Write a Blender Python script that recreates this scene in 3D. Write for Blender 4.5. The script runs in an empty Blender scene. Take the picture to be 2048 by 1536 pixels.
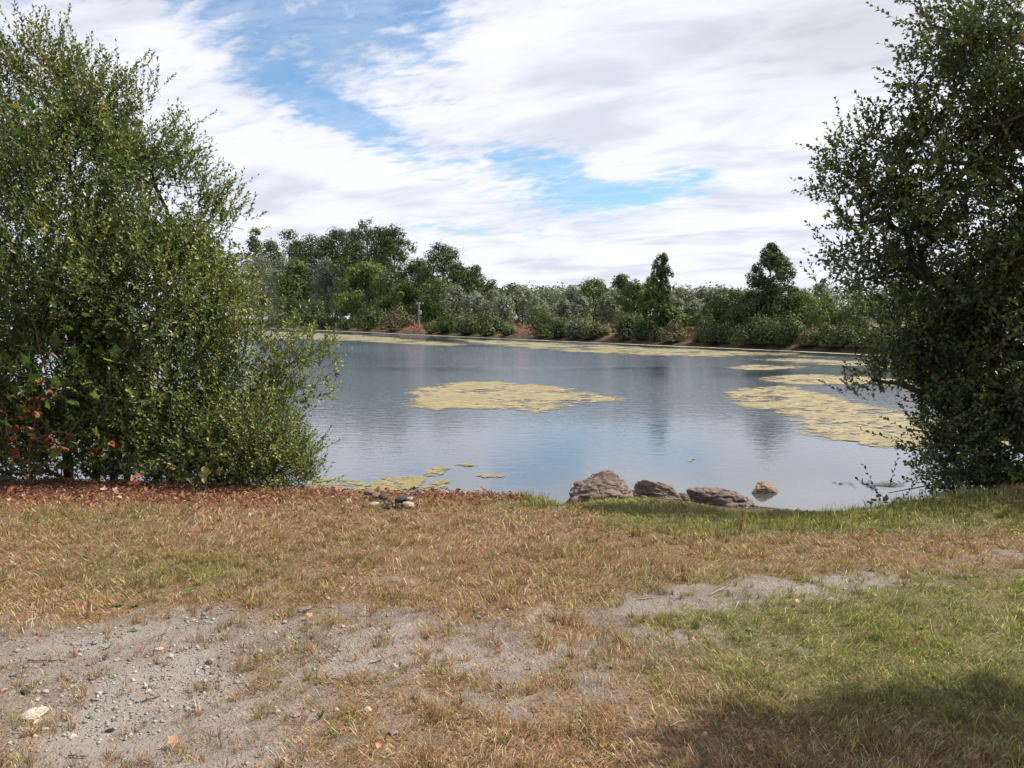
import bpy, bmesh, math, random
import numpy as np
from mathutils import Vector, Matrix, Quaternion

rad = math.radians
SC = bpy.context.scene
COL = SC.collection
rng = np.random.default_rng(7)
random.seed(7)

# ------------------------------------------------------------------ camera
FPX = 1547.0                       # focal length in pixels of a 2048 px wide picture
HORIZON = 638.0
PITCH = math.atan((768 - HORIZON) / FPX)
EYE = 1.6
cam_data = bpy.data.cameras.new("camera")
cam_data.sensor_width = 36.0
cam_data.lens = 36.0 * FPX / 2048.0
cam_data.clip_start = 0.05
cam_data.clip_end = 6000
cam = bpy.data.objects.new("camera", cam_data)
cam.location = (0, 0, EYE)
cam.rotation_euler = (math.pi / 2 - PITCH, 0, 0)
COL.objects.link(cam)
SC.camera = cam

# ------------------------------------------------------------------ sun, sky, exposure
SUN_AZ = rad(80)                   # to the right of straight ahead (+Y)
SUN_EL = rad(51)
sun_data = bpy.data.lights.new("sun", 'SUN')
sun_data.energy = 5.0
sun_data.angle = rad(0.53)
sun_data.color = (1.0, 0.91, 0.78)
sun = bpy.data.objects.new("sun", sun_data)
sun_dir = Vector((math.sin(SUN_AZ) * math.cos(SUN_EL), math.cos(SUN_AZ) * math.cos(SUN_EL), math.sin(SUN_EL)))
sun.rotation_euler = sun_dir.to_track_quat('Z', 'Y').to_euler()
sun.location = (20, 10, 30)
COL.objects.link(sun)

SC.view_settings.view_transform = 'Standard'
SC.view_settings.look = 'None'
SC.view_settings.exposure = 0.70
SC.view_settings.gamma = 1.0
SC.view_settings.use_curve_mapping = False
try:
    SC.cycles.use_denoising = True
    SC.cycles.max_bounces = 8
    SC.cycles.transparent_max_bounces = 12
    SC.cycles.sample_clamp_indirect = 4.0
except Exception:
    pass


class NT:
    """small helper to write node trees"""
    def __init__(s, tree):
        s.t = tree
    def n(s, typ, **kw):
        nd = s.t.nodes.new(typ)
        for k, v in kw.items():
            setattr(nd, k, v)
        return nd
    def put(s, sock, v):
        if hasattr(v, 'is_linked') or isinstance(v, bpy.types.NodeSocket):
            s.t.links.new(v, sock)
        elif v is not None:
            sock.default_value = v
    def m(s, op, a, b=None, c=None, clamp=False):
        nd = s.n('ShaderNodeMath', operation=op, use_clamp=clamp)
        s.put(nd.inputs[0], a); s.put(nd.inputs[1], b); s.put(nd.inputs[2], c)
        return nd.outputs[0]
    def vm(s, op, a, b=None, sc=None):
        nd = s.n('ShaderNodeVectorMath', operation=op)
        s.put(nd.inputs[0], a); s.put(nd.inputs[1], b)
        if sc is not None: s.put(nd.inputs['Scale'], sc)
        return nd.outputs[0] if op not in ('LENGTH', 'DOT_PRODUCT') else nd.outputs['Value']
    def ramp(s, v, lo, hi, a=0.0, b=1.0, smooth=True):
        nd = s.n('ShaderNodeMapRange', interpolation_type='SMOOTHSTEP' if smooth else 'LINEAR')
        s.put(nd.inputs[0], v); s.put(nd.inputs[1], lo); s.put(nd.inputs[2], hi)
        s.put(nd.inputs[3], a); s.put(nd.inputs[4], b)
        return nd.outputs[0]
    def noise(s, vec, scale, detail=4, rough=0.55, dist=0.0, dim='3D'):
        nd = s.n('ShaderNodeTexNoise', noise_dimensions=dim)
        s.put(nd.inputs['Vector'], vec)
        nd.inputs['Scale'].default_value = scale
        nd.inputs['Detail'].default_value = detail
        nd.inputs['Roughness'].default_value = rough
        nd.inputs['Distortion'].default_value = dist
        return nd.outputs[0]
    def vor(s, vec, scale, feature='F1', out=0, rnd=1.0):
        nd = s.n('ShaderNodeTexVoronoi', feature=feature)
        s.put(nd.inputs['Vector'], vec)
        nd.inputs['Scale'].default_value = scale
        nd.inputs['Randomness'].default_value = rnd
        return nd.outputs[out]
    def mix(s, f, a, b, mode='MIX'):
        nd = s.n('ShaderNodeMix', data_type='RGBA', blend_type=mode)
        s.put(nd.inputs[0], f)
        s.put(nd.inputs[6], a if not isinstance(a, tuple) else (*a, 1)[:4])
        s.put(nd.inputs[7], b if not isinstance(b, tuple) else (*b, 1)[:4])
        return nd.outputs[2]
    def bump(s, h, strength=0.5, dist=0.02, normal=None):
        nd = s.n('ShaderNodeBump')
        nd.inputs['Strength'].default_value = strength
        nd.inputs['Distance'].default_value = dist
        s.put(nd.inputs['Height'], h)
        if normal is not None: s.put(nd.inputs['Normal'], normal)
        return nd.outputs[0]


def az_el(px, py):
    """direction of a point of the sky as azimuth and elevation"""
    a, b = (px - 1024) / FPX, (768 - py) / FPX
    d = Vector((a, math.cos(PITCH) + b * math.sin(PITCH), -math.sin(PITCH) + b * math.cos(PITCH))).normalized()
    return math.atan2(d.x, d.y), math.asin(d.z)


def make_world():
    w = bpy.data.worlds.new("World")
    SC.world = w
    w.use_nodes = True
    t = w.node_tree
    t.nodes.clear()
    N = NT(t)
    out = N.n('ShaderNodeOutputWorld')
    bg = N.n('ShaderNodeBackground')
    bg.inputs['Strength'].default_value = 0.1
    t.links.new(bg.outputs[0], out.inputs[0])
    sky = N.n('ShaderNodeTexSky', sky_type='NISHITA')
    sky.sun_disc = False
    sky.sun_elevation = SUN_EL
    sky.sun_rotation = SUN_AZ
    sky.altitude = 0
    sky.air_density = 1.0
    sky.dust_density = 0.6
    sky.ozone_density = 1.3
    tc = N.n('ShaderNodeTexCoord')
    d = N.vm('NORMALIZE', tc.outputs['Generated'])
    sp = N.n('ShaderNodeSeparateXYZ'); t.links.new(d, sp.inputs[0])
    x, y, z = sp.outputs
    az = N.m('ARCTAN2', x, y)
    el = N.m('ARCSINE', z)
    # clouds lie on a layer overhead: direction projected on a plane
    zz = N.m('ADD', N.m('MAXIMUM', z, 0.0), 0.16)
    cx, cy = N.m('DIVIDE', x, zz), N.m('DIVIDE', y, zz)
    # streaks run from upper left to lower right
    cmb = N.n('ShaderNodeCombineXYZ')
    t.links.new(N.m('ADD', N.m('MULTIPLY', cx, 0.9), N.m('MULTIPLY', cy, 0.22)), cmb.inputs[0])
    t.links.new(N.m('SUBTRACT', N.m('MULTIPLY', cy, 1.35), N.m('MULTIPLY', cx, -0.35)), cmb.inputs[1])
    cv = cmb.outputs[0]
    big = N.noise(cv, 0.9, 6, 0.6, 0.3)
    fine = N.noise(cv, 5.5, 9, 0.68, 0.5)
    mack = N.noise(cv, 13.0, 5, 0.6, 0.3)
    dens = N.m('ADD', N.m('MULTIPLY', big, 0.42), N.m('ADD', N.m('MULTIPLY', fine, 0.66), N.m('MULTIPLY', mack, 0.56)))
    # openings in the cloud and denser banks: (px, py, half-length px, half-height px, tilt deg, amount)
    field = None
    blobs = [(620, 35, 215, 75, 12, -0.31), (560, 150, 240, 32, 30, -0.15), (640, 215, 130, 34, 12, -0.22), (750, 265, 110, 22, 30, -0.16),
             (850, 10, 130, 40, 10, -0.18),
             (1060, 325, 130, 26, 6, -0.28), (1190, 385, 120, 40, 4, -0.38), (1350, 365, 110, 30, 2, -0.26), (1420, 340, 60, 20, 0, -0.12),
             (900, 460, 110, 14, 4, -0.16), (1080, 470, 90, 10, 4, -0.12), (900, 205, 60, 12, 5, -0.12),
             (1640, 200, 420, 180, 5, 0.22), (1150, 130, 300, 130, 0, 0.16), (700, 380, 260, 70, 8, 0.12), (300, 250, 300, 150, 20, 0.08),
             (1240, 352, 62, 22, 3, 0.42), (1580, 410, 220, 60, 0, 0.12), (1200, 520, 700, 50, 0, 0.12)]
    for (px, py, hx, hy, tilt, amt) in blobs:
        a0, e0 = az_el(px, py)
        ca, sa = math.cos(rad(tilt)), math.sin(rad(tilt))
        da = N.m('SUBTRACT', az, a0); de = N.m('SUBTRACT', e0, el)
        u = N.m('ADD', N.m('MULTIPLY', da, ca / (hx / FPX)), N.m('MULTIPLY', de, sa / (hx / FPX)))
        v = N.m('ADD', N.m('MULTIPLY', da, -sa / (hy / FPX)), N.m('MULTIPLY', de, ca / (hy / FPX)))
        g = N.m('EXPONENT', N.m('MULTIPLY', N.m('ADD', N.m('MULTIPLY', u, u), N.m('MULTIPLY', v, v)), -0.8))
        g = N.m('MULTIPLY', g, amt)
        field = g if field is None else N.m('ADD', field, g)
    dens = N.m('ADD', dens, field)
    cover = N.ramp(dens, 0.50, 0.88)
    # cloud colour: white tops and soft grey bellies
    shade = N.noise(cv, 2.2, 7, 0.58, 0.4)
    a1, e1 = az_el(1730, 60)
    gda = N.m('MULTIPLY', N.m('SUBTRACT', az, a1), FPX / 230); gde = N.m('MULTIPLY', N.m('SUBTRACT', el, e1), FPX / 90)
    grey = N.m('EXPONENT', N.m('MULTIPLY', N.m('ADD', N.m('MULTIPLY', gda, gda), N.m('MULTIPLY', gde, gde)), -1.0))
    sunny = N.ramp(N.vm('DOT_PRODUCT', d, tuple(sun_dir)), 0.3, 0.95)
    lum = N.m('ADD', N.ramp(shade, 0.32, 0.58, 5.2, 6.5), N.m('MULTIPLY', sunny, 0.9))
    lum = N.m('SUBTRACT', lum, N.m('MULTIPLY', grey, 2.0))
    col = N.mix(N.ramp(shade, 0.3, 0.62), (0.88, 0.92, 1.04), (0.96, 0.955, 1.04))
    cloud = N.vm('SCALE', col, sc=lum)
    skyc = N.vm('MULTIPLY', sky.outputs[0], (0.72, 0.95, 1.06))
    skyc = N.vm('SCALE', skyc, sc=1.0)
    veil = N.ramp(N.noise(cv, 3.1, 7, 0.7, 0.8), 0.35, 0.7, 0.04, 0.34)
    fin = N.mix(N.m('MAXIMUM', N.m('MULTIPLY', cover, 0.97), veil), skyc, cloud)
    t.links.new(fin, bg.inputs['Color'])


make_world()

# ------------------------------------------------------------------ generic helpers
def ray(px, py):
    a, b = (px - 1024) / FPX, (768 - py) / FPX
    return np.array((a, math.cos(PITCH) + b * math.sin(PITCH), -math.sin(PITCH) + b * math.cos(PITCH)))

def at(px, py, depth):
    """the point of the place seen at a pixel of the photograph, depth metres ahead"""
    r = ray(px, py)
    return np.array((0, 0, EYE)) + r * (depth / r[1])

def on_level(px, py, z):
    r = ray(px, py)
    return np.array((0, 0, EYE)) + r * ((z - EYE) / r[2])

def to_px(X, Y, Z):
    c, s = math.cos(PITCH), math.sin(PITCH)
    f = Y * c - (Z - EYE) * s
    u = Y * s + (Z - EYE) * c
    f = np.maximum(f, 0.01)
    return 1024 + FPX * X / f, 768 - FPX * u / f

def _hash(ix, iy, iz, seed):
    h = (ix.astype(np.int64) * 374761393 + iy.astype(np.int64) * 668265263 + iz.astype(np.int64) * 2147483647 + seed * 1274126177) & 0xFFFFFFFF
    h = ((h ^ (h >> 13)) * 1274126177) & 0xFFFFFFFF
    h = ((h ^ (h >> 16)) * 2246822519) & 0xFFFFFFFF
    return ((h ^ (h >> 15)) & 0xFFFFFF) / float(0xFFFFFF)

def vnoise(x, y, z=0.0, seed=0):
    x = np.asarray(x, float); y = np.asarray(y, float); z = np.asarray(z, float) + np.zeros_like(x)
    ix, iy, iz = np.floor(x), np.floor(y), np.floor(z)
    fx, fy, fz = x - ix, y - iy, z - iz
    fx = fx * fx * (3 - 2 * fx); fy = fy * fy * (3 - 2 * fy); fz = fz * fz * (3 - 2 * fz)
    r = 0
    for dx in (0, 1):
        for dy in (0, 1):
            for dz in (0, 1):
                w = (fx if dx else 1 - fx) * (fy if dy else 1 - fy) * (fz if dz else 1 - fz)
                r = r + w * _hash(ix + dx, iy + dy, iz + dz, seed)
    return r

def fbm(x, y, z=0.0, octaves=4, seed=0, gain=0.5):
    a, s, n = 1.0, 0.0, 0.0
    x = np.asarray(x, float); y = np.asarray(y, float); z = np.asarray(z, float)
    for i in range(octaves):
        s = s + a * vnoise(x * 2 ** i, y * 2 ** i, z * 2 ** i, seed + i * 17)
        n += a
        a *= gain
    return s / n

def sstep(e0, e1, x):
    t = np.clip((x - e0) / (e1 - e0), 0, 1)
    return t * t * (3 - 2 * t)

def make_mesh(name, V, faces_idx, sizes, cols=None, smooth=False, extra=None):
    """V (n,3), faces_idx flat corner->vertex, sizes per face"""
    me = bpy.data.meshes.new(name)
    V = np.asarray(V, np.float32); faces_idx = np.asarray(faces_idx, np.int32).ravel(); sizes = np.asarray(sizes, np.int32)
    me.vertices.add(len(V)); me.vertices.foreach_set('co', V.ravel())
    me.loops.add(len(faces_idx)); me.loops.foreach_set('vertex_index', faces_idx)
    me.polygons.add(len(sizes))
    st = np.concatenate(([0], np.cumsum(sizes)[:-1])).astype(np.int32)
    me.polygons.foreach_set('loop_start', st)
    try:
        me.polygons.foreach_set('loop_total', sizes)
    except Exception:
        pass
    if smooth:
        me.polygons.foreach_set('use_smooth', np.ones(len(sizes), bool))
    me.update(calc_edges=True)
    if cols is not None:
        c = np.ones((len(V), 4), np.float32); c[:, :3] = cols
        at_ = me.color_attributes.new('Col', 'FLOAT_COLOR', 'POINT')
        at_.data.foreach_set('color', c.ravel())
    for k, v in (extra or {}).items():
        a_ = me.attributes.new(k, 'FLOAT', 'POINT')
        a_.data.foreach_set('value', np.asarray(v, np.float32))
    return me

def link(name, mesh, mat=None, parent=None, loc=None, **props):
    o = bpy.data.objects.new(name, mesh)
    if mat is not None and mesh is not None and not mesh.materials:
        mesh.materials.append(mat)
    COL.objects.link(o)
    if parent is not None: o.parent = parent
    if loc is not None: o.location = loc
    for k, v in props.items():
        o[k] = v
    return o

def empty(name, loc, **props):
    return link(name, None, loc=tuple(float(v) for v in loc), **props)

def unit(v):
    return v / np.maximum(np.linalg.norm(v, axis=-1, keepdims=True), 1e-9)

def tubes(paths, radii, sides=5):
    """paths: list of (k,3); radii: list of (k,). one joined tube mesh as arrays"""
    V, F, off = [], [], 0
    ang = np.arange(sides) / sides * 2 * math.pi
    for p, r in zip(paths, radii):
        p = np.asarray(p, float); r = np.asarray(r, float)
        t = unit(np.gradient(p, axis=0))
        ref = np.where(np.abs(t[:, 2:3]) > 0.9, np.array([[1.0, 0, 0]]), np.array([[0, 0, 1.0]]))
        a = unit(np.cross(t, ref)); b = np.cross(t, a)
        ring = p[:, None, :] + r[:, None, None] * (np.cos(ang)[None, :, None] * a[:, None, :] + np.sin(ang)[None, :, None] * b[:, None, :])
        k = len(p)
        V.append(ring.reshape(-1, 3))
        i = np.arange(k - 1)[:, None] * sides; j = np.arange(sides)[None, :]; j2 = (j + 1) % sides
        q = np.stack([i + j, i + j2, i + sides + j2, i + sides + j], -1).reshape(-1, 4) + off
        F.append(q)
        off += k * sides
    V = np.concatenate(V); F = np.concatenate(F)
    return V, F.ravel(), np.full(len(F), 4)

def leaf_arrays(P, D, Nn, L, W, cup=0.25):
    """oval leaves folded along the midrib: 6 vertices, 2 quads each"""
    D = unit(D); S = unit(np.cross(D, Nn)); Nn = np.cross(S, D)
    L = L[:, None]; W = W[:, None]
    up = Nn * W * cup
    droop = -Nn * L * 0.10
    v0 = P
    v1 = P + D * L * 0.32 - S * W * 0.5 + up
    v2 = P + D * L * 0.70 - S * W * 0.42 + up + droop * 0.5
    v3 = P + D * L + droop
    v4 = P + D * L * 0.70 + S * W * 0.42 + up + droop * 0.5
    v5 = P + D * L * 0.32 + S * W * 0.5 + up
    V = np.stack([v0, v1, v2, v3, v4, v5], 1).reshape(-1, 3)
    n = len(P)
    base = np.arange(n)[:, None] * 6
    F = np.concatenate([base + np.array([[0, 3, 2, 1]]), base + np.array([[0, 5, 4, 3]])], 1).reshape(-1)
    return V, F, np.full(2 * n, 4)

def leaf_light(P, D, Nn, L, W, cup=0.3):
    """small leaves folded along the midrib: 4 vertices, 2 triangles"""
    D = unit(D); S = unit(np.cross(D, Nn)); Nn = np.cross(S, D)
    L = L[:, None]; W = W[:, None] * 1.15
    V = np.stack([P, P + D * L * .48 - S * W * .5 + Nn * W * cup, P + D * L, P + D * L * .48 + S * W * .5 + Nn * W * cup], 1).reshape(-1, 3)
    b = np.arange(len(P))[:, None] * 4
    return V, (b + np.array([[0, 2, 1, 0, 3, 2]])).reshape(-1), np.full(len(P) * 2, 3)

def rand_unit(n, g=rng):
    return unit(g.normal(size=(n, 3)))

# ------------------------------------------------------------------ materials
def new_mat(name):
    m = bpy.data.materials.new(name)
    m.use_nodes = True
    m.node_tree.nodes.clear()
    N = NT(m.node_tree)
    out = N.n('ShaderNodeOutputMaterial')
    return m, N, out

def principled(N, out, col, rough=0.6, spec=0.5, normal=None, **kw):
    b = N.n('ShaderNodeBsdfPrincipled')
    N.put(b.inputs['Base Color'], col if not isinstance(col, tuple) else (*col, 1)[:4])
    N.put(b.inputs['Roughness'], rough)
    b.inputs['Specular IOR Level'].default_value = spec
    if normal is not None: N.put(b.inputs['Normal'], normal)
    for k, v in kw.items():
        N.put(b.inputs[k], v)
    if out is not None: N.t.links.new(b.outputs[0], out.inputs[0])
    return b.outputs[0]

def mat_leaf(name, rough=0.42, spec=0.5, trans=0.28, tint=(1.25, 1.35, 0.6)):
    m, N, out = new_mat(name)
    at_ = N.n('ShaderNodeAttribute', attribute_name='Col')
    c = at_.outputs[0]
    geo = N.n('ShaderNodeNewGeometry')
    c2 = N.mix(geo.outputs['Backfacing'], c, N.vm('MULTIPLY', c, (1.15, 1.12, 1.15)))
    p = principled(N, None, c2, rough, spec)
    tr = N.n('ShaderNodeBsdfTranslucent')
    N.put(tr.inputs[0], N.vm('MULTIPLY', c, tint))
    mx = N.n('ShaderNodeMixShader'); mx.inputs[0].default_value = trans
    N.t.links.new(p, mx.inputs[1]); N.t.links.new(tr.outputs[0], mx.inputs[2])
    N.t.links.new(mx.outputs[0], out.inputs[0])
    return m

M = {}
M['leaf'] = mat_leaf('glossy_leaf', 0.44, 0.45, 0.25)
M['far_leaf'] = mat_leaf('distant_leaf', 0.6, 0.3, 0.25)
M['dead_leaf'] = mat_leaf('dead_leaf', 0.7, 0.2, 0.2, (1.2, 0.9, 0.6))
M['grass'] = mat_leaf('grass_blade', 0.6, 0.25, 0.3, (1.2, 1.2, 0.7))

def mat_bark(name, c1, c2, scale=14):
    m, N, out = new_mat(name)
    tc = N.n('ShaderNodeTexCoord')
    v = N.vm('MULTIPLY', tc.outputs['Object'], (1, 1, 0.25))
    n1 = N.noise(v, scale, 6, 0.65, 0.6)
    n2 = N.noise(tc.outputs['Object'], scale * 0.25, 3)
    c = N.mix(N.ramp(n1, 0.35, 0.65), c1, c2)
    c = N.mix(N.m('MULTIPLY', N.ramp(n2, 0.5, 0.7), 0.5), c, (0.09, 0.10, 0.06))
    principled(N, out, c, 0.9, 0.2, N.bump(n1, 0.7, 0.01))
    return m
M['bark'] = mat_bark('grey_bark', (0.035, 0.028, 0.022), (0.11, 0.09, 0.07))
M['pale_twig'] = mat_bark('pale_twig', (0.25, 0.19, 0.13), (0.42, 0.34, 0.25), 30)

# ---- ground
def mat_ground():
    m, N, out = new_mat('lakeside_ground')
    tc = N.n('ShaderNodeTexCoord'); P = tc.outputs['Object']
    A = lambda n: N.n('ShaderNodeAttribute', attribute_name=n).outputs['Fac']
    cover, green, litter, red, mud = A('cover'), A('green'), A('litter'), A('redbank'), A('mud')
    n_big = N.noise(P, 1.1, 5, 0.6, 0.3)
    n_mid = N.noise(P, 9, 6, 0.65, 0.4)
    n_fine = N.noise(P, 55, 6, 0.75, 0.8)
    v_peb = N.vor(P, 85); v_peb2 = N.vor(P, 38)
    vc = N.n('ShaderNodeTexVoronoi'); N.put(vc.inputs['Vector'], P); vc.inputs['Scale'].default_value = 60
    dirt = N.mix(N.ramp(n_mid, 0.3, 0.7), (0.105, 0.083, 0.068), (0.200, 0.168, 0.145))
    dirt = N.mix(N.ramp(n_big, 0.4, 0.62), dirt, (0.215, 0.190, 0.170))
    bw = N.n('ShaderNodeRGBToBW'); N.put(bw.inputs[0], vc.outputs['Color'])
    pebm = N.m('MULTIPLY', N.ramp(v_peb2, 0.42, 0.2), N.ramp(n_mid, 0.42, 0.6))
    dirt = N.mix(N.m('MULTIPLY', pebm, 0.7), dirt, N.mix(bw.outputs[0], (0.09, 0.09, 0.095), (0.36, 0.34, 0.32)))
    dirt = N.mix(N.m('MULTIPLY', N.ramp(n_fine, 0.55, 0.75), 0.5), dirt, (0.09, 0.07, 0.055))
    dry = N.mix(N.ramp(n_fine, 0.35, 0.65), (0.06, 0.034, 0.020), (0.24, 0.150, 0.088))
    grn = N.mix(N.ramp(n_fine, 0.35, 0.65), (0.045, 0.044, 0.016), (0.13, 0.125, 0.045))
    thatch = N.mix(green, dry, grn)
    m_c = N.ramp(N.m('ADD', cover, N.m('MULTIPLY', N.m('SUBTRACT', n_mid, 0.5), 0.9)), 0.35, 0.65)
    c = N.mix(m_c, dirt, thatch)
    lit = N.mix(N.ramp(n_fine, 0.35, 0.65), (0.075, 0.030, 0.018), (0.20, 0.085, 0.045))
    c = N.mix(litter, c, lit)
    redc = N.mix(N.ramp(N.noise(P, 0.9, 6, 0.7), 0.35, 0.65), (0.075, 0.042, 0.028), (0.185, 0.085, 0.052))
    c = N.mix(red, c, redc)
    c = N.mix(mud, c, (0.035, 0.030, 0.022))
    h = N.m('ADD', N.m('MULTIPLY', n_fine, 0.5), N.m('ADD', N.m('MULTIPLY', N.ramp(v_peb, 0.5, 0.1), 0.35), N.m('MULTIPLY', pebm, 0.8)))
    h = N.m('ADD', h, N.m('MULTIPLY', n_mid, 1.5))
    principled(N, out, c, 0.92, 0.2, N.bump(h, 0.9, 0.012))
    return m
M['ground'] = mat_ground()

def mat_water():
    m, N, out = new_mat('lake_water')
    tc = N.n('ShaderNodeTexCoord'); P = tc.outputs['Object']
    # a breeze roughens some areas and leaves others calm
    mask = N.ramp(N.noise(N.vm('MULTIPLY', P, (0.6, 1.3, 1)), 0.045, 3, 0.5, 0.3), 0.38, 0.60, 0.25, 1.0)
    sp = N.n('ShaderNodeSeparateXYZ'); N.t.links.new(P, sp.inputs[0])
    near = N.m('ADD', N.ramp(sp.outputs[1], 12.0, 26.0, 0.12, 1.0), N.ramp(sp.outputs[1], 26.0, 60.0, 0.0, 1.3))
    amp = N.m('MULTIPLY', mask, near)
    w1 = N.noise(N.vm('MULTIPLY', P, (1.0, 2.0, 1)), 2.2, 3, 0.55, 0.4)
    w2 = N.noise(N.vm('MULTIPLY', P, (1.0, 1.6, 1)), 7.5, 3, 0.55, 0.5)
    h = N.m('ADD', N.m('MULTIPLY', w1, 0.030), N.m('MULTIPLY', w2, 0.012))
    h = N.m('MULTIPLY', h, amp)
    b = N.bump(h, 1.0, 1.0)
    shallow = N.ramp(N.m('ADD', sp.outputs[1], N.m('MULTIPLY', N.noise(P, 0.8, 3), 2.0)), 10.5, 14.0, 1.0, 0.0)
    col = N.mix(shallow, (0.030, 0.046, 0.062), (0.060, 0.064, 0.056))
    principled(N, out, col, 0.03, 0.5, b, **{'IOR': 2.9})
    return m
M['water'] = mat_water()

def mat_algae(name, c1, c2, holes=0.5, scale=1.0):
    m, N, out = new_mat(name)
    tc = N.n('ShaderNodeTexCoord'); P = tc.outputs['Object']
    edge = N.n('ShaderNodeAttribute', attribute_name='edge').outputs['Fac']
    n1 = N.noise(P, 0.55 * scale, 6, 0.65, 0.6)
    n2 = N.noise(N.vm('MULTIPLY', P, (0.8, 1, 1)), 3.2 * scale, 8, 0.78, 0.2)
    n3 = N.noise(P, 28.0 * scale, 4, 0.65)
    f = N.m('ADD', N.m('MULTIPLY', n1, 1.1), N.m('MULTIPLY', n2, 0.5))
    f = N.m('ADD', f, N.m('MULTIPLY', N.m('POWER', edge, 0.7), 0.55))
    cov = N.ramp(f, 0.88 + holes * 0.25, 1.55 + holes * 0.25, smooth=False)
    hf = N.ramp(N.noise(N.vm('MULTIPLY', P, (0.6, 1.0, 1.0)), 5.0 * scale, 10, 0.80, 0.3), 0.32, 0.68, smooth=False)
    a = N.ramp(N.m('SUBTRACT', N.m('MULTIPLY', cov, 1.25), hf), -0.06, 0.10)
    c = N.mix(N.ramp(n2, 0.42, 0.66), c1, c2)
    c = N.mix(N.ramp(n1, 0.4, 0.62), c, N.vm('MULTIPLY', c, (0.84, 0.84, 0.66)))
    c = N.mix(N.m('MULTIPLY', N.ramp(n3, 0.48, 0.62), 0.5), c, (0.11, 0.095, 0.05))
    p = principled(N, None, c, 0.6, 0.4, N.bump(N.m('ADD', n3, N.m('MULTIPLY', n2, 1.5)), 0.8, 0.04))
    tr = N.n('ShaderNodeBsdfTransparent')
    mx = N.n('ShaderNodeMixShader'); N.put(mx.inputs[0], a)
    N.t.links.new(tr.outputs[0], mx.inputs[1]); N.t.links.new(p, mx.inputs[2])
    N.t.links.new(mx.outputs[0], out.inputs[0])
    return m
M['algae_tan'] = mat_algae('tan_algae', (0.21, 0.175, 0.095), (0.375, 0.315, 0.185), 0.38)
M['algae_olive'] = mat_algae('olive_algae', (0.19, 0.17, 0.095), (0.29, 0.26, 0.14), 0.48, 0.35)
M['algae_yellow'] = mat_algae('yellow_algae', (0.25, 0.215, 0.10), (0.38, 0.34, 0.14), 0.30, 3.0)
M['algae_dark'] = mat_algae('dark_weed', (0.03, 0.032, 0.03), (0.06, 0.058, 0.05), 0.75, 2.0)

def mat_rock(name, c1, c2, c3, scale=1.0, moss=0.0):
    m, N, out = new_mat(name)
    tc = N.n('ShaderNodeTexCoord'); P = tc.outputs['Object']
    strat = N.noise(N.vm('MULTIPLY', P, (2.0, 2.0, 7.0)), 2.2 * scale, 7, 0.7, 0.9)
    n1 = N.noise(P, 4.0 * scale, 8, 0.7, 0.3)
    n2 = N.noise(P, 45 * scale, 4, 0.7)
    cr = N.vor(N.vm('ADD', P, N.vm('SCALE', N.n('ShaderNodeTexNoise').outputs[1], sc=0.1)), 3.5 * scale, 'DISTANCE_TO_EDGE')
    c = N.mix(N.ramp(strat, 0.35, 0.65), c1, c2)
    c = N.mix(N.m('MULTIPLY', N.ramp(n1, 0.5, 0.72), 0.7), c, c3)
    c = N.mix(N.m('MULTIPLY', N.ramp(n2, 0.55, 0.7), 0.3), c, (0.06, 0.05, 0.045))
    if moss:
        c = N.mix(N.m('MULTIPLY', N.ramp(n1, 0.45, 0.6), moss), c, (0.09, 0.085, 0.03))
    h = N.m('ADD', N.m('MULTIPLY', strat, 1.0), N.m('ADD', N.m('MULTIPLY', n1, 0.6), N.m('MULTIPLY', n2, 0.15)))
    h = N.m('SUBTRACT', h, N.m('MULTIPLY', N.ramp(cr, 0.05, 0.0), 0.3))
    principled(N, out, c, 0.85, 0.3, N.bump(h, 0.9, 0.04 / scale))
    return m
M['boulder'] = mat_rock('grey_brown_boulder', (0.085, 0.062, 0.052), (0.185, 0.14, 0.118), (0.25, 0.20, 0.165))
M['wet_rock'] = mat_rock('orange_brown_rock', (0.16, 0.105, 0.07), (0.27, 0.185, 0.13), (0.35, 0.26, 0.19), 1.0, 0.45)
M['stone_grey'] = mat_rock('grey_stone', (0.14, 0.135, 0.135), (0.24, 0.23, 0.23), (0.32, 0.31, 0.30), 6)
M['stone_dark'] = mat_rock('dark_stone', (0.03, 0.03, 0.034), (0.065, 0.062, 0.065), (0.10, 0.095, 0.09), 5)
M['stone_tan'] = mat_rock('tan_stone', (0.30, 0.25, 0.20), (0.42, 0.36, 0.30), (0.50, 0.44, 0.38), 5)
M['stone_brown'] = mat_rock('brown_stone', (0.13, 0.095, 0.08), (0.20, 0.15, 0.125), (0.27, 0.21, 0.18), 5)
M['stone_pale'] = mat_rock('pale_stone', (0.42, 0.36, 0.29), (0.52, 0.46, 0.38), (0.62, 0.56, 0.48), 4)

def mat_gravel():
    m, N, out = new_mat('gravel')
    at_ = N.n('ShaderNodeAttribute', attribute_name='Col')
    tc = N.n('ShaderNodeTexCoord')
    n = N.noise(tc.outputs['Object'], 120, 3, 0.6)
    c = N.mix(N.ramp(n, 0.3, 0.7), N.vm('SCALE', at_.outputs[0], sc=0.75), at_.outputs[0])
    principled(N, out, c, 0.85, 0.3)
    return m
M['gravel'] = mat_gravel()

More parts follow.
